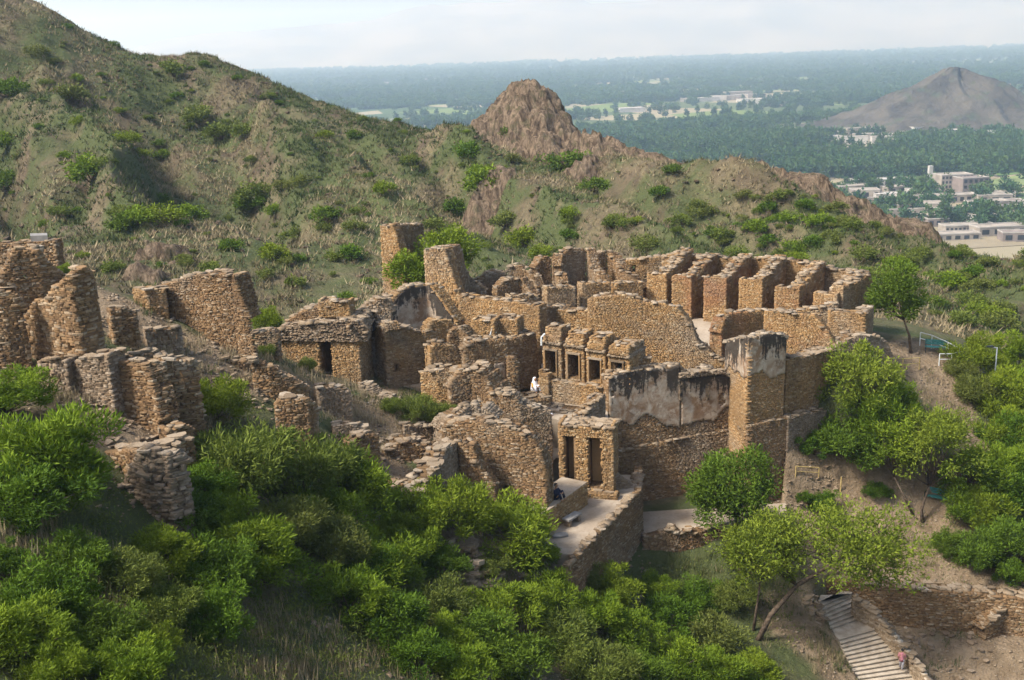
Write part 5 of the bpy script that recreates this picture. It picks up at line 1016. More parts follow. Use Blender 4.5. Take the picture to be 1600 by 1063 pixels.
def near_grass(zone, n, nb, h, w_, t0, seed, label, name='dry_grass'):
    r = np.random.default_rng(seed); P_ = []
    for (u, v, ru, rv) in zone:
        for _ in range(n):
            q = hit(u + r.normal() * ru, v + r.normal() * rv, 30, 110, 160); P_.append(q)
    tufts(name, np.array(P_), nb, h, w_, np.clip(t0 + 0.3 * (r.random(len(P_)) - 0.5), 0, 1), seed, label)
near_grass([(410, 590, 20, 12), (500, 640, 30, 16), (560, 620, 24, 14), (370, 560, 16, 10), (470, 600, 26, 12), (180, 560, 20, 10), (600, 690, 26, 10), (250, 560, 30, 10), (290, 545, 25, 8), (420, 560, 14, 10), (460, 575, 20, 10), (500, 590, 22, 14), (530, 605, 20, 10), (540, 650, 20, 14), (300, 580, 18, 6), (330, 650, 14, 14), (200, 620, 16, 8), (110, 620, 16, 8), (585, 660, 24, 10)], 46, 14, 0.34, 0.035, 0.76, 71, 'straw coloured grass on the ledge')
near_grass([(235, 480, 14, 10), (20, 415, 16, 8), (600, 625, 30, 8), (580, 596, 16, 6), (640, 620, 30, 8), (150, 585, 24, 6), (1300, 835, 40, 12), (1400, 850, 40, 14), (1130, 890, 40, 16), (1210, 940, 30, 16), (1290, 1000, 24, 20), (1320, 1040, 16, 12), (1440, 1040, 30, 12), (1080, 880, 30, 10), (1490, 990, 40, 14), (1060, 900, 30, 14), (1100, 930, 30, 14), (1150, 950, 30, 16), (1100, 890, 30, 12)], 34, 14, 0.26, 0.035, 0.22, 72, 'green grass beside the walls on the ledge', 'grass')
near_grass([(60, 850, 50, 20), (40, 890, 40, 20), (200, 960, 80, 30), (430, 980, 50, 20), (500, 1040, 60, 20), (860, 1000, 60, 20), (840, 900, 30, 16), (430, 1050, 30, 10), (640, 1040, 80, 20), (960, 1010, 60, 20)], 80, 12, 0.4, 0.035, 0.64, 73, 'dry grass between the shrubs on the slope')
near_grass([(1450, 620, 14, 30), (1480, 640, 20, 20), (1260, 640, 14, 8), (1500, 700, 20, 30), (1270, 990, 40, 20), (1300, 1030, 20, 16), (1180, 900, 50, 20), (1560, 690, 16, 30), (1430, 880, 60, 10)], 40, 12, 0.34, 0.04, 0.52, 74, 'dry grass along the tracks of the garden slope')

# ---- loose stones too small to count
def gravel(name, label, n, size, test, seed, mat, box_):
    r = np.random.default_rng(seed); x = r.uniform(box_[0], box_[1], n); y = r.uniform(box_[2], box_[3], n); k = test(x, y, r); x, y = x[k], y[k]; m_ = len(x)
    s = size * (0.4 + 1.2 * r.random(m_) ** 2.5); H = np.column_stack([s, s * (.5 + .4 * r.random(m_)), s * (.18 + .3 * r.random(m_))]); C = np.column_stack([x, y, terrain(x, y) + H[:, 2] * .3])
    V, F_ = boxes(C, H, r.random(m_) * 6.28, (r.random((m_, 2)) - .5) * .5, 0.5); o = obj(name, mesh_np(name, V, F_, mat, np.repeat(r.random(m_), 8))); tag(o, label, None, None, 'stuff')
gravel('gravel', 'gravel and small slabs strewn over the paths and bare ledges', 30000, 0.07, lambda x, y, r: path_mask(x, y) > 0.3 + .5 * r.random(len(x)), 3, 'coping', (-24, 36, 36, 82))
gravel('gravel', 'stones scattered among the walls of the ledge and the slope below', 6000, 0.1, lambda x, y, r: fbm(x / 3, y / 3, 50, 3) > 0.5, 4, 'slate', (-26, 8, 36, 66))
gravel('gravel', 'dark stones scattered over the hillside', 9000, 0.24, lambda x, y, r: (np.abs(x) < 0.6 * y) & (fbm(x / 7, y / 7, 51, 4) > 0.53), 5, 'rock', (-110, 100, 92, 200))

# low undergrowth between the shrubs
r = np.random.default_rng(88); U = []
for (u, v, ru, rv, n_) in [(200, 900, 150, 70, 260), (450, 950, 160, 70, 330), (700, 960, 140, 60, 300), (950, 990, 130, 50, 240), (100, 1010, 110, 40, 200), (380, 1040, 150, 25, 120), (600, 830, 80, 30, 90), (1120, 940, 60, 40, 120), (330, 660, 40, 30, 50), (1540, 700, 50, 90, 160), (1480, 860, 60, 30, 60), (1200, 900, 40, 30, 60)]:
    for _ in range(n_): U.append(hit(u + r.normal() * ru, v + r.normal() * rv, 22, 90, 130))
U = np.array(U); kk = r.integers(len(U), size=60000); off = r.normal(size=(60000, 3)) * np.array([.34, .34, .16]); Cc = U[kk] + off; Cc[:, 2] = U[kk][:, 2] + np.abs(off[:, 2]) + 0.02
V, F_, T_ = leaves(Cc, np.tile([0, 0, .6], (60000, 1)), 0.15, 0.04, r, 0.4, np.clip(.1 + .7 * r.random(len(U))[kk] + .3 * (r.random(60000) - .5), 0, 1))
o = obj('undergrowth', mesh_np('undergrowth', V, F_, 'leaf_hill', T_)); tag(o, 'low green undergrowth covering the ground between the shrubs', None, None, 'stuff')
# ------------------------------------------------------------------ crags on the ridge
def crag(label, pts, size, tilt, seed, name='rock_outcrop', depth=5.0):
    """a solid outcrop of upturned beds: pts = photo pixel and distance of points along its crest, height of the face below, half width"""
    q = np.array([P(*p[:3]) for p in pts]); hgt = np.array([p[3] for p in pts], float); wd = np.array([p[4] for p in pts], float)
    lo = q.min(0) - wd.max() * 2.2; hi = q.max(0) + wd.max() * 2.2; st = 0.34; xs = np.arange(lo[0], hi[0], st); ys = np.arange(lo[1] - depth * .3, hi[1] + depth * .3, st * 1.3); GX, GY = np.meshgrid(xs, ys)
    wx = GX + (fbm(GX / 2.2, GY / 2.2, seed, 3) - .5) * 2.4; wy = GY + (fbm(GX / 2.2, GY / 2.2, seed + 9, 3) - .5) * 2.4
    g_ = terrain(GX, GY); Zr = np.full(GX.shape, -1e3)
    for (cx, cy, cz), h, w_ in zip(q, hgt, wd):
        r_ = np.hypot((wx - cx) / w_, (wy - cy) / (depth * .55)); Zr = np.maximum(Zr, cz - h * 0.95 * np.maximum(r_ - .38, 0) ** 1.35)
    bed = (wx * cos(tilt) + GY * .35) / 1.25 + 2.0 * fbm(GX / 5, GY / 5, seed + 4, 3); step = np.abs((bed % 1) - .5) * 2
    nz = 0.7 * (step - .6) * (.2 + vn(GX / 1.7, GY / 1.7, seed + 2)) + 1.9 * (fbm(GX / 4.0, GY / 4.0, seed + 15, 4) - .5) + 1.1 * (fbm(GX / 1.5, GY / 1.5, seed + 5, 4) - .55) - 1.0 * np.abs(fbm(GX / 2.6, GY / 1.2, seed + 6, 3) - .5)
    Zr = Zr + nz * np.clip((Zr - g_ + 1.5) / 2.5, 0, 1); tr_ = 1.1 + .5 * vn(GX / 3, GY / 3, seed + 8); kq = Zr / tr_ + 1.3 * fbm(GX / 3.3, GY / 3.3, seed + 21, 3); fr_ = kq - np.floor(kq); Zr = Zr + (sstep(.25, .75, fr_) - fr_) * tr_ * .8; keep = Zr > g_ - 0.5; Zr = np.maximum(Zr, g_ - 0.8)
    ix = np.arange(GX.size).reshape(GX.shape); kk = keep[:-1, :-1] | keep[1:, :-1] | keep[:-1, 1:] | keep[1:, 1:]
    F_ = np.stack([ix[:-1, :-1], ix[:-1, 1:], ix[1:, 1:], ix[1:, :-1]], -1)[kk]
    if not len(F_): return
    u_, inv = np.unique(F_, return_inverse=True); V = np.stack([GX, GY, Zr], -1).reshape(-1, 3)[u_]; c0 = V.mean(0); V = V - c0
    o = obj(name, mesh_np(name, V, inv.reshape(-1, 4), 'rock')); o.location = c0; tag(o, label, 'rock', None, 'thing')
crag('pointed rock peak standing on the ridge above the ruins', [(820, 126, 178, 9, 4.4), (802, 142, 177.5, 8, 4), (842, 138, 177.5, 9, 4), (858, 158, 176, 9, 3.6), (784, 160, 177, 6, 3.6), (762, 178, 177, 4, 3.4), (868, 180, 174, 7, 3.4), (842, 172, 173.5, 8, 4.2), (815, 165, 174.5, 7, 4.2), (884, 200, 171.5, 5, 3.2), (860, 206, 169.5, 6, 3.2)], 1, 0.25, 3, depth=9)
crag('low jagged rocks along the ridge beside the pointed peak', [(905, 206, 168, 4, 3), (930, 206, 167, 4.5, 3), (955, 216, 166, 4, 3), (985, 230, 164, 3, 3), (1025, 238, 160, 4, 3.4), (1050, 246, 158.5, 4, 3), (1074, 260, 157, 3.6, 3)], 1, 0.3, 5, depth=5)
crag('broad orange brown cliff crowning the lower ridge', [(u_, v_ + 2, y_ - 6, h_, 4.6) for (u_, v_, y_, h_) in ((1105, 262, 156, 4), (1125, 254, 155.5, 6), (1150, 251, 155, 7), (1178, 253, 154.5, 7), (1205, 258, 153.5, 7.5), (1232, 264, 152.5, 7.5), (1260, 270, 151.5, 7), (1282, 282, 150.5, 6), (1305, 296, 149.5, 5), (1180, 268, 151.5, 6), (1220, 276, 150.5, 6), (1255, 284, 149.5, 6))], 1, 0.12, 7, depth=8)
crag('broken rocks at the low end of the ridge above the houses', [(1325, 308, 144, 4, 4), (1350, 322, 142.5, 4, 4), (1380, 334, 141, 4, 3.6), (1405, 342, 139.5, 4, 3.6), (1428, 344, 138, 4.4, 3.6), (1447, 358, 136.5, 3.4, 3)], 1, 0.3, 8, depth=5)
for u, v, y, h, wd, lb in ((252, 395, 100, 4, 2.4, 'pale brown rock face in the ravine behind the broad broken wall'), (225, 415, 98, 3, 1.6, 'narrow dark rock face low in the ravine'), (790, 268, 0, 2.5, 1.6, 'small dark rock rib on the slope below the peak'), (930, 250, 0, 4, 3, 'dark rock rib under the jagged ridge')):
    q = hit(u, v, 80); crag(lb, [(u, v - 8, q[1] - 2.6, h * 1.3, wd * 1.5), (u + 16, v + 2, q[1] - 3.0, h * 1.2, wd * 1.3), (u - 16, v - 4, q[1] - 2.6, h * 1.1, wd * 1.2)], 1, 0.1, int(u), depth=5)

# ------------------------------------------------------------------ trees, fields and houses on the plain
def low_tree(seed, shape, nleaf, name):
    me, cc = crown(seed, 16, nleaf, 0.5, 0.3, 'leaf_plain', shape, rc=0.42, hollow=0.4, flat_bottom=-0.6, name='crown'); return me
PT = [low_tree(900 + k, (1, 1, 1.0), 230, 'crown') for k in range(3)]; PP = [low_tree(920 + k, (0.42, 0.42, 1.5), 190, 'crown') for k in range(2)]
trunk_me = MB().tube([(0, 0, -1), (0, 0, 0.2)], [0.09, 0.06], 6); _t = trunk_me.build('trunk', 'bark'); TRK = _t.data; bpy.data.objects.remove(_t)
def plain_tree(x, y, h, poplar, label, group):
    root = thing('poplar_tree' if poplar else 'broadleaf_tree', label, 'tree', (x, y, PLAIN), group, rz=random.random() * 6)
    a = obj('crown', random.choice(PP if poplar else PT), root); s = h / (3.2 if poplar else 2.1); a.location = (0, 0, h - s * (1.55 if poplar else 1.0)); a.scale = (s, s, s)
    b_ = obj('trunk', TRK, root); b_.scale = (s, s, (h - s) / 1.0 * .8); b_.location = (0, 0, (h - s) * .8); return root
def house(u, v, w_, d_, h, mat, label, group, rz=0.0, storeys=1, win=0, name='house', roof=True):
    c = W(u, v, PLAIN); root = thing(name, label, 'house', (c[0], c[1], PLAIN), group, rz=rz)
    mb = MB().box((0, 0, h / 2), (w_ / 2, d_ / 2, h / 2)); mb.build('wall', mat, root)
    if roof:
        mb = MB(); 
        for sx, sy, hx, hy in ((0, 1, w_ / 2 + .15, .2), (0, -1, w_ / 2 + .15, .2), (1, 0, .2, d_ / 2 - .21), (-1, 0, .2, d_ / 2 - .21)): mb.box((sx * (w_ / 2 - .05), sy * (d_ / 2 - .05), h + .3), (hx, hy, .32))
        mb.build('parapet', 'house_roof', root)
    for s in range(storeys):
        for k in range(win):
            x = -w_ / 2 + w_ * (k + .5) / win; hz = h / storeys
            MB().box((x, -d_ / 2 - 0.02, hz * (s + .52)), (w_ / win * .28, .12, hz * .27)).build('window', 'window_dark', root)
    return root
HS = []
def hs(*a, **k): HS.append((a[0], a[1])); return house(*a, **k)
g = 'houses of the settlement at the foot of the hill'
hs(1487, 300, 24, 14, 13, 'house_mud', 'large pale block of several storeys with balconies in the settlement', g, 0.1, 4, 9, 'apartment_block'); hs(1515, 303, 20, 14, 12, 'house_brick', 'brown brick block beside the large pale block', g, 0.15, 3, 5, 'apartment_block')
hs(1452, 292, 3.0, 3.0, 16, 'house_white', 'slim white tower beside the large pale block', g, 0.1, 1, 0, 'minaret', roof=False); hs(1475, 316, 44, 12, 5, 'house_mud', 'long low white building in front of the large pale block', g, 0.06, 1, 9)
hs(1410, 250, 34, 12, 6, 'house_white', 'white hall standing alone among the trees', g, 0.05, 1, 5); hs(1500, 340, 130, 3, 7, 'house_mud', 'long brown compound wall across the settlement', g, 0.03, 1, 0, 'compound_wall', roof=False); hs(1360, 322, 90, 3, 6, 'house_mud', 'grey brown compound wall running toward the rocky ridge', g, 0.03, 1, 0, 'compound_wall', roof=False)
hs(1510, 362, 30, 10, 4.2, 'house_mud', 'long white flat roofed house with a shaded veranda', g, 0.05, 1, 12); hs(1490, 374, 26, 10, 3.6, 'house_mud', 'low pale house in front of the veranda house', g, 0.04, 1, 5); hs(1560, 366, 30, 12, 5, 'house_mud', 'low brown house beside the veranda house', g, 0.1, 1, 4)
hs(1335, 300, 30, 12, 5, 'house_mud', 'low flat house just beyond the rocky ridge end', g, 0.2, 1, 4); hs(1375, 290, 44, 12, 5, 'house_white', 'long low house beside a row of trees', g, 0.05, 1, 6)
rr = random.Random(17)
for (u, v) in [(1350, 310), (1390, 312), (1420, 318), (1440, 305), (1550, 318), (1580, 322), (1540, 330), (1420, 330), (1460, 352), (1400, 300), (1340, 290), (1580, 345), (1595, 330), (1560, 308), (1470, 345), (1530, 350), (1590, 376), (1445, 330)]:
    hs(u, v, rr.uniform(12, 26), rr.uniform(9, 14), rr.uniform(3.6, 6.5), rr.choice(['house_white', 'house_mud', 'house_mud', 'house_brick']), 'small flat roofed house in the settlement below the hill', 'small houses of the settlement', rr.uniform(-.2, .3), 1, 3)
for (u, v) in [(1340, 210), (1370, 208), (1390, 216), (1330, 225), (1420, 214), (1300, 222), (1440, 205), (1480, 212), (1530, 214), (1375, 225), (1570, 200), (1290, 215), (1350, 218), (1400, 205)]:
    hs(u, v, rr.uniform(14, 34), rr.uniform(9, 16), rr.uniform(4, 8), rr.choice(['house_white', 'house_mud', 'house_white']), 'pale house among trees at the foot of the bare cone hill', 'houses at the foot of the cone hill', rr.uniform(-.2, .3), 1, 0)
for k in range(64):
    cl = rr.choice([(1060, 152), (1100, 155), (1170, 155), (1080, 150), (960, 150), (940, 148), (1200, 160), (1400, 118), (1300, 120), (1240, 112), (1340, 100), (1500, 96), (1450, 92), (600, 135), (700, 120), (1150, 130), (980, 175), (1560, 110)])
    u, v = cl[0] + rr.gauss(0, 26), cl[1] + rr.gauss(0, 3.0)
    if v < 88: continue
    house(u, v, rr.uniform(20, 60), rr.uniform(12, 30), rr.uniform(5, 10), rr.choice(['house_white', 'house_mud', 'house_white', 'house_brick']), 'tiny pale house in a far village on the plain', 'houses of the far villages', rr.uniform(-.3, .3), 1, 0)
# trees between the houses, each one its own
rr = random.Random(23); used = []
for (u, v, n, su, sv) in [(1350, 300, 8, 22, 4), (1400, 300, 10, 24, 6), (1450, 318, 12, 30, 8), (1560, 345, 14, 28, 5), (1480, 350, 14, 40, 4), (1400, 335, 8, 26, 5), (1390, 255, 14, 50, 6), (1480, 268, 16, 60, 6), (1560, 262, 14, 40, 6), (1320, 260, 14, 40, 6), (1540, 312, 8, 30, 5), (1590, 358, 8, 16, 5)]:
    for _ in range(n):
        uu_, vv_ = u + rr.gauss(0, su), v + rr.gauss(0, sv); c = W(uu_, vv_, PLAIN); pop = rr.random() < .35
        plain_tree(c[0], c[1], rr.uniform(7, 12) * (1.35 if pop else 1), pop, 'slim poplar standing between the houses of the plain' if pop else 'round tree standing between the houses of the plain', 'poplars near the settlement' if pop else 'round trees near the settlement')
# the woods: one mass each, scattered copies of a tree
def wood(name, label, pts, scl, src):
    me = bpy.data.meshes.new(name); me.vertices.add(len(pts)); me.vertices.foreach_set('co', np.ascontiguousarray(pts, np.float32).ravel())
    at = me.attributes.new('size', 'FLOAT', 'POINT'); at.data.foreach_set('value', np.ascontiguousarray(scl, np.float32)); me.update()
    o = obj(name, me); tag(o, label, None, None, 'stuff')
    ng = bpy.data.node_groups.new(name, 'GeometryNodeTree'); ng.interface.new_socket('Geometry', in_out='INPUT', socket_type='NodeSocketGeometry'); ng.interface.new_socket('Geometry', in_out='OUTPUT', socket_type='NodeSocketGeometry')
    gi, go = ng.nodes.new('NodeGroupInput'), ng.nodes.new('NodeGroupOutput'); io = ng.nodes.new('GeometryNodeInstanceOnPoints'); oi = ng.nodes.new('GeometryNodeObjectInfo'); oi.inputs['Object'].default_value = src; oi.inputs['As Instance'].default_value = True
    na_ = ng.nodes.new('GeometryNodeInputNamedAttribute'); na_.data_type = 'FLOAT'; na_.inputs['Name'].default_value = 'size'
    rv = ng.nodes.new('FunctionNodeRandomValue'); rv.data_type = 'FLOAT_VECTOR'; rv.inputs[1].default_value = (0, 0, 6.28)
    ng.links.new(gi.outputs[0], io.inputs['Points']); ng.links.new(oi.outputs['Geometry'], io.inputs['Instance']); ng.links.new(na_.outputs[0], io.inputs['Scale']); ng.links.new(rv.outputs[0], io.inputs['Rotation']); ng.links.new(io.outputs[0], go.inputs[0])
    md = o.modifiers.new('scatter', 'NODES'); md.node_group = ng
r = np.random.default_rng(77)
def src_tree(u, v, me, s, lb):
    c = W(u, v, PLAIN); o = obj('broadleaf_tree' if s > 0 else 'poplar_tree', me); o.location = (c[0], c[1], PLAIN + abs(s)); o.scale = (abs(s),) * 3; tag(o, lb, 'tree', None, 'thing'); return o
s1 = src_tree(1430, 240, PT[0], 6, 'broad dark tree standing close to the lone white hall'); s2 = src_tree(1370, 243, PP[0], -5, 'tall poplar standing near the lone white hall'); s3 = src_tree(1300, 250, PT[1], 6, 'broad pale tree at the edge of the fields before the wood')
n = 90000; d_ = np.exp(r.uniform(np.log(640), np.log(9500), n)); a_ = r.uniform(-0.36, 0.62, n); x_ = a_ * d_
rot = x_ * 0.95 + d_ * 0.3; rot2 = d_ * 0.95 - x_ * 0.3
f1 = fbm(rot / 420, rot2 / 170, 91, 4); f2 = vn(rot / 95, rot2 / 120, 95)
edge = np.minimum(np.abs((rot / 140) % 1 - .5), np.abs((rot2 / 190) % 1 - .5))
dens = np.clip(0.05 + 1.1 * sstep(0.42, 0.56, f1), 0, 1) * np.where((f2 > 0.62), 0.15, 1.0); dens = np.maximum(dens, (edge > 0.46) * 0.8)
near = (d_ < 1250) & (x_ > 240); fields = near & (d_ < 900); dens = np.where(fields, dens * 0.12, dens); dens = np.where(near & ~fields, dens * 0.8, dens)
dens = np.where(np.hypot((x_ - hc[0] - 40) / 240, (d_ - hc[1] - 120) / 165) < 1.0, 0.02, dens)
thin = np.clip((d_ / 1900.0), 0.25, 1)
k = r.random(n) < dens * np.where(d_ < 1900, 1, 1); x_, d_ = x_[k], d_[k]
hx = np.array([q for q in HS]); 
ok = np.ones(len(x_), bool)
for (u, v) in HS:
    c = W(u, v, PLAIN); ok &= np.hypot(x_ - c[0], d_ - c[1]) > 18
x_, d_ = x_[ok], d_[ok]
size = r.uniform(0.7, 1.35, len(x_)) * np.clip(1 + (d_ - 1500) / 2600, 1.0, 2.6); typ = r.random(len(x_)); popz = fbm(x_ / 300, d_ / 200, 44, 3) > 0.5
P3 = np.column_stack([x_, d_, np.full(len(x_), PLAIN)])
m1 = (typ < .45) & ~popz; m2 = popz & (typ < .8); m3 = ~(m1 | m2)
wood('broadleaf_woods', 'far dark green woods covering the plain', P3[m1] + [0, 0, 4.0], size[m1] * 5.0, s1); wood('poplar_woods', 'far plantations of slim poplars on the plain', P3[m2] + [0, 0, 5.5], size[m2] * 4.4, s2); wood('mixed_woods', 'far paler green woods on the plain', P3[m3] + [0, 0, 4.0], size[m3] * 4.6, s3)
print('woods', m1.sum(), m2.sum(), m3.sum())

for k_, (nm, col_) in enumerate((('field_green', (0.10, 0.17, 0.045)), ('field_tan', (0.24, 0.20, 0.13)), ('field_pale', (0.15, 0.19, 0.07)))): plain_mat(nm, col_, 0.95, 0.18, 0.03)
for k_, (poly, mt) in enumerate(((((1545, 262), (1600, 256), (1625, 268), (1560, 276)), 'field_green'), (((1535, 284), (1605, 272), (1640, 284), (1550, 298)), 'field_pale'), (((1530, 272), (1548, 264), (1560, 278), (1536, 284)), 'field_tan'), (((1270, 258), (1345, 254), (1370, 262), (1290, 268)), 'field_pale'),
        (((1295, 272), (1370, 265), (1392, 274), (1316, 282)), 'field_tan'), (((1340, 330), (1440, 326), (1450, 336), (1348, 342)), 'field_tan'), (((1220, 248), (1265, 245), (1275, 252), (1228, 256)), 'field_green'), (((1455, 378), (1570, 372), (1600, 384), (1470, 392)), 'field_tan'))):
    slabthing('field', None, None, [W(u, v, PLAIN) for u, v in poly], PLAIN + 0.25 + 0.02 * k_, PLAIN - .5, mt, kind='structure')
# ------------------------------------------------------------------ benches, rails, lamp
def garden_bench(label, c, rz):
    root = thing('garden_bench', label, 'bench', c, None, rz)
    for i, y in enumerate((-0.18, -0.06, 0.06, 0.18)): MB().box((0, y, 0.43), (0.75, 0.05, 0.018)).build('seat_slat', 'bench_teal', root)
    for z in (0.58, 0.70, 0.82): MB().box((0, 0.27 + (z - .58) * .25, z), (0.75, 0.018, 0.05)).build('back_slat', 'bench_teal', root)
    for x in (-0.7, 0.7):
        mb = MB(); mb.tube([(x, -0.26, 0), (x, -0.2, 0.22), (x, -0.22, 0.42), (x, 0.22, 0.40), (x, 0.2, 0.2), (x, 0.28, 0)], 0.03, 6); mb.tube([(x, 0.2, 0.4), (x, 0.36, 0.9)], 0.028, 6); mb.tube([(x, 0.28, 0.62), (x, -0.05, 0.66), (x, -0.24, 0.62), (x, -0.22, 0.42)], 0.026, 6)
        mb.build('iron_end', 'bench_iron', root)
b1 = hit(1462, 551); garden_bench('teal slatted bench with iron ends behind the white railing', b1, -0.35)
b2 = hit(1463, 786); garden_bench('teal slatted bench with iron ends under the garden trees', b2, -0.6)
def railing(label, tops, h, mat, post_r=0.035, mids=1, name='railing'):
    """tops: world ground points"""
    c = np.array(tops[0]); root = thing(name, label, 'railing', c)
    for p in tops: MB().tube([p - c - [0, 0, .25], p - c + [0, 0, h]], post_r, 7).build('post', mat, root)
    for k in range(mids + 1):
        z = h * (1 - 0.45 * k); MB().tube([p - c + [0, 0, z] for p in tops], post_r * .85, 7).build('rail', mat, root)
railing('white pipe railing round the lookout with the teal bench', [hit(u, v) for u, v in ((1437, 540), (1455, 545), (1480, 556), (1498, 566))], 1.0, 'rail_white')
railing('short white pipe railing at the edge of the lookout track', [hit(u, v) for u, v in ((1467, 572), (1486, 572), (1500, 568))], 0.9, 'rail_white')
railing('rusty yellow pipe barrier on the track beside the yellow green shrub', [hit(u, v) for u, v in ((1384, 580), (1410, 580), (1436, 578))], 0.9, 'rail_yellow')
railing('short yellow pipe barrier on the bare slope below the tower', [hit(u, v) for u, v in ((1243, 746), (1279, 748))], 0.75, 'rail_yellow')
q = hit(1313, 768); o = MB().tube([(0, 0, -.3), (0.02, 0, 1.0)], 0.04, 7).build('marker_post', 'rail_yellow'); o.location = q; tag(o, 'single yellow post on the bare slope below the tower', 'post', None, 'thing')
q = hit(1552, 615); hL = 3.4; root = thing('lamp_post', 'thin grey lamp post standing among the shrubs on the bank', 'lamp', q)
MB().tube([(0, 0, -.4), (0, 0, hL)], [0.06, 0.045], 8).build('pole', 'steel', root); MB().tube([(0, 0, hL - .05), (-0.45, 0, hL + .1)], 0.03, 6).build('arm', 'steel', root); MB().box((-0.5, 0, hL + .1), (0.22, 0.1, 0.05)).build('lamp_head', 'bench_iron', root)
# ------------------------------------------------------------------ people
def skin_body(name, J, E, Rr, mat, parent):
    me = bpy.data.meshes.new(name); me.from_pydata([tuple(j) for j in J], E, []); me.update(); o = obj(name, me, parent)
    o.modifiers.new('skin', 'SKIN'); sv = me.skin_vertices[0].data
    for i, rd in enumerate(Rr): sv[i].radius = (rd, rd); sv[i].use_root = (i == 0)
    s = o.modifiers.new('sub', 'SUBSURF'); s.levels = 2; s.render_levels = 2; me.materials.append(M[mat]); return o
def head(root, c, s=0.105, hairmat='hair', cap=None, face=-1):
    n_ = 12; V = []; F = []
    for i in range(n_ // 2 + 1):
        th_ = pi * i / (n_ // 2)
        for k in range(n_):
            ph = 2 * pi * k / n_; x, y, z = sin(th_) * cos(ph) * .8, sin(th_) * sin(ph) * .92, cos(th_) * 1.18
            if z < -.4: x *= .78; y *= .85
            V.append((c[0] + x * s * 1.05, c[1] + y * s * 1.05 - 0.012, c[2] + z * s + s * .12 - s * .15))
    for i in range(n_ // 2):
        for k in range(n_): F.append((i * n_ + k, (i + 1) * n_ + k, (i + 1) * n_ + (k + 1) % n_, i * n_ + (k + 1) % n_))
    return V, F
def lathe(rings, n=14):
    V = []; F = []
    for (x, y, z, rx, ry) in rings:
        for k in range(n): a = 2 * pi * k / n; V.append((x + rx * cos(a) * (1 + .05 * sin(a * 5)), y + ry * sin(a), z))
    for i in range(len(rings) - 1):
        for k in range(n): F.append((i * n + k, i * n + (k + 1) % n, (i + 1) * n + (k + 1) % n, (i + 1) * n + k))
    F.append(tuple(range(n))[::-1]); F.append(tuple(range((len(rings) - 1) * n, len(rings) * n))); return V, F
def fingers(J, E, Rr, wrist, d):
    """five short finger chains off a hand"""
    d = np.array(d, float); d /= np.linalg.norm(d); s = np.cross(d, [0, 0, 1.0]); s = s / (np.linalg.norm(s) + 1e-9); w_ = np.array(J[wrist]); palm = len(J); J.append(w_ + d * .08); E.append((wrist, palm)); Rr.append(.034)
    for k in range(5):
        off = s * (-.035 + .0175 * k); L = (.05, .075, .085, .078, .06)[k]; a = len(J); J.append(w_ + d * (.09 if k else .03) + off * (1 if k else 1.5)); J.append(w_ + d * (.09 + L if k else .03 + L) + off * (1.1 if k else 1.9) + np.array([0, 0, -.02])); E.append((palm, a)); E.append((a, a + 1)); Rr.extend([.010, .008])
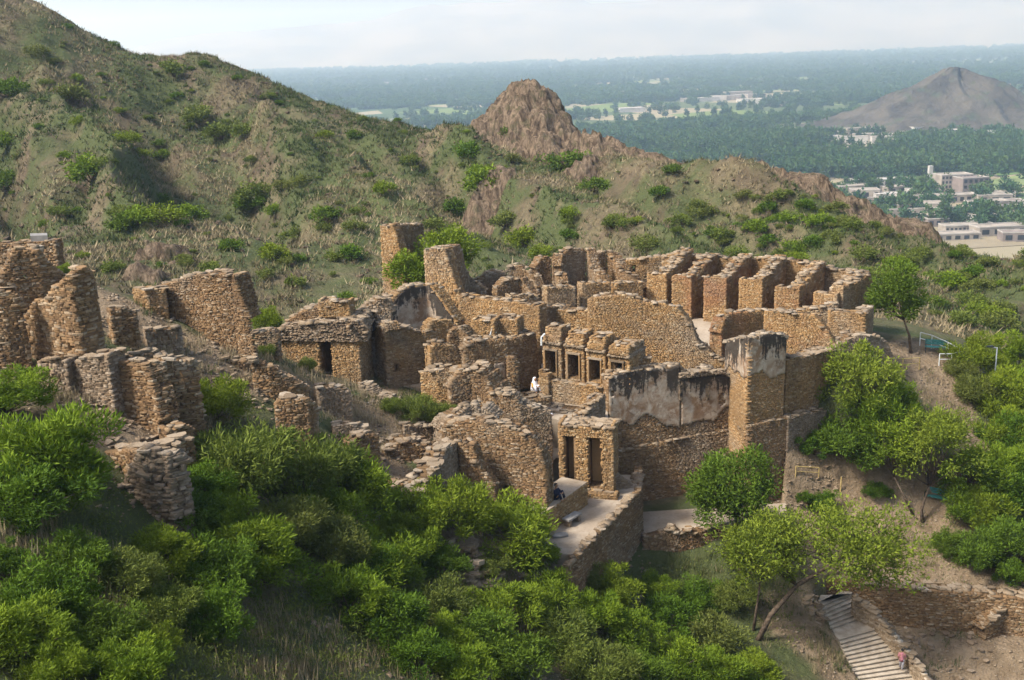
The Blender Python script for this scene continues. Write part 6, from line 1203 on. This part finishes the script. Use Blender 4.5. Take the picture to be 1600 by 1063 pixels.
def person(label, loc, rz, pose, top, bottom, scarf=None, cap=None, scale=1.0, hair=True):
    root = thing('person', label, 'person', loc, None, rz); root.scale = (scale,) * 3
    if pose == 'sit':   # seated on a flat surface, knees drawn up, facing -y
        hip = np.array([0, 0, .12]); J = [hip, (0, .02, .32), (0, -.02, .52), (0, -.03, .62), (0, -.05, .74), (.1, -.05, .12), (.16, -.36, .42), (.15, -.5, .08), (.15, -.62, .05), (-.1, -.05, .12), (-.16, -.36, .42), (-.15, -.5, .08), (-.15, -.62, .05), (.19, 0, .53), (.25, -.16, .36), (.12, -.38, .42), (-.19, 0, .53), (-.25, -.16, .36), (-.1, -.38, .42)]
        E = [(0, 1), (1, 2), (2, 3), (3, 4), (0, 5), (5, 6), (6, 7), (7, 8), (0, 9), (9, 10), (10, 11), (11, 12), (2, 13), (13, 14), (14, 15), (2, 16), (16, 17), (17, 18)]; Rr = [.15, .14, .13, .06, .085, .11, .075, .05, .045, .11, .075, .05, .045, .07, .05, .038, .07, .05, .038]; hc_ = (0, -.05, .79); wr = (15, 18); hd = ((-.5, -.6, 0), (.5, -.6, 0))
    else:               # walking up or down
        J = [(0, 0, .9), (0, 0, 1.12), (0, .0, 1.36), (0, 0, 1.47), (0, -.02, 1.57), (.09, 0, .86), (.11, -.16, .5), (.11, -.06, .1), (.11, -.2, .04), (-.09, 0, .86), (-.1, .06, .48), (-.1, .22, .1), (-.1, .1, .04), (.19, 0, 1.37), (.24, .06, 1.1), (.22, -.08, .88), (-.19, 0, 1.37), (-.24, -.05, 1.1), (-.2, -.2, .92)]
        E = [(0, 1), (1, 2), (2, 3), (3, 4), (0, 5), (5, 6), (6, 7), (7, 8), (0, 9), (9, 10), (10, 11), (11, 12), (2, 13), (13, 14), (14, 15), (2, 16), (16, 17), (17, 18)]; Rr = [.14, .13, .14, .055, .08, .1, .07, .05, .045, .1, .07, .05, .045, .065, .048, .036, .065, .048, .036]; hc_ = (0, -.02, 1.62); wr = (15, 18); hd = ((0, -.2, -1), (0, -.3, -1))
    J = [np.array(j, float) for j in J]
    for w_, d_ in zip(wr, hd): fingers(J, E, Rr, w_, d_)
    body = skin_body('body', J, E, Rr, 'skin', root)
    V, F = head(root, hc_); mb = MB(); mb.add(V, F); nose = np.array(hc_) + [0, -.115, -.01]
    mb.add([tuple(nose + o_) for o_ in ([0, .02, .03], [.015, .02, -.02], [-.015, .02, -.02], [0, -.012, -.018])], [(0, 1, 3), (0, 3, 2), (1, 2, 3)]); mb.build('head', 'skin', root, True)
    mb = MB()
    for x in (-.036, .036): mb.box((hc_[0] + x, hc_[1] - .106, hc_[2] + .012), (.012, .005, .006))
    mb.box((hc_[0], hc_[1] - .1, hc_[2] - .055), (.022, .006, .005)); mb.build('facial_features', 'hair', root)
    if hair and not scarf:
        V, F = lathe([(hc_[0], hc_[1] + .03, hc_[2] - .02, .09, .085), (hc_[0], hc_[1] + .025, hc_[2] + .06, .1, .1), (hc_[0], hc_[1] + .015, hc_[2] + .11, .078, .085), (hc_[0], hc_[1] + .01, hc_[2] + .132, .03, .035)]); mb = MB(); mb.add(V, F); mb.build('hair', cap or 'hair', root, True)
    if pose == 'sit':
        V, F = lathe([(0, -.02, .0, .26, .2), (0, 0, .12, .25, .2), (0, .01, .32, .2, .17), (0, -.01, .48, .22, .15), (0, -.02, .56, .17, .11), (0, -.03, .62, .07, .07)]); mb = MB(); mb.add(V, F); mb.build('shirt', top, root, True)
        mb = MB()
        for sx in (1, -1): mb.tube([(.1 * sx, -.02, .13), (.16 * sx, -.36, .45), (.15 * sx, -.5, .12)], [.13, .095, .075], 8); 
        mb.build('trousers', bottom, root, True); mb = MB()
        for sx in (1, -1): mb.tube([(.17 * sx, 0, .54), (.255 * sx, -.16, .36), (.14 * sx, -.35, .42)], [.085, .07, .055], 8)
        mb.build('sleeve', top, root, True)
        if scarf:
            V, F = lathe([(0, .0, .0, .3, .26), (0, .02, .2, .28, .24), (0, .02, .45, .25, .19), (0, .01, .6, .2, .16), (0, .0, .72, .135, .14), (0, .0, .84, .13, .135), (0, .0, .92, .09, .1), (0, 0, .945, .03, .04)]); V = [(x, y + (0.045 if .62 < z < .9 and y < -.05 else 0), z) for x, y, z in V]; mb = MB(); mb.add(V, F); mb.build('shawl', scarf, root, True)
    else:
        V, F = lathe([(0, 0, .72, .2, .17), (0, 0, .95, .17, .14), (0, 0, 1.15, .16, .13), (0, 0, 1.36, .2, .13), (0, 0, 1.43, .12, .09), (0, 0, 1.48, .065, .065)]); mb = MB(); mb.add(V, F); mb.build('shirt', top, root, True); mb = MB()
        mb.tube([(.09, 0, .86), (.11, -.16, .5), (.11, -.06, .14)], [.115, .09, .07], 8); mb.tube([(-.09, 0, .86), (-.1, .06, .48), (-.1, .22, .14)], [.115, .09, .07], 8); mb.build('trousers', bottom, root, True); mb = MB()
        mb.tube([(.18, 0, 1.38), (.24, .06, 1.1), (.23, 0, .98)], [.075, .06, .05], 8); mb.tube([(-.18, 0, 1.38), (-.24, -.05, 1.1), (-.22, -.12, 1.0)], [.075, .06, .05], 8); mb.build('sleeve', top, root, True)
    return root
person('man in dark clothes sitting on the broad stone block', W(868, 779, SB + .03), 0.9, 'sit', 'cloth_navy', 'cloth_navy')
person('seated woman in a white shawl by the low square votive base', W(836, 611, -0.75), 0.4, 'sit', 'cloth_yellow', 'cloth_white', scarf='cloth_white')
person('person in white with an orange cap beside the square votive base', W(876, 607, -1.28), -0.3, 'sit', 'cloth_white', 'cloth_white', cap='cloth_yellow', scale=1.25)
person('woman wrapped in a white shawl sitting on the lower base', W(862, 668, -2.1), 0.2, 'sit', 'cloth_grey', 'cloth_white', scarf='cloth_white')
person('man in white with dark hair sitting on the lower court', W(848, 716, -3.17), 0.5, 'sit', 'cloth_white', 'cloth_white')
person('child in a pink tunic walking on the wide stairs', W(1408, 1046, -12.55), 2.6, 'walk', 'cloth_pink', 'cloth_grey', scale=0.72)
# ------------------------------------------------------------------ haze
hz = bpy.data.materials.new('haze'); hz.use_nodes = True; t_ = hz.node_tree; t_.nodes.clear(); pv = t_.nodes.new('ShaderNodeVolumePrincipled'); mo = t_.nodes.new('ShaderNodeOutputMaterial')
pv.inputs['Color'].default_value = (0.56, 0.74, 1.0, 1); pv.inputs['Absorption Color'].default_value = (1, 1, 1, 1); pv.inputs['Density'].default_value = HAZE_DENSITY; pv.inputs['Anisotropy'].default_value = 0.24
t_.links.new(pv.outputs[0], mo.inputs['Volume']); M['haze'] = hz
o = MB().box((0, 6400, 215), (13000, 7800, 315)).build('haze', 'haze'); tag(o, 'pale haze over the plain', None, None, 'stuff')
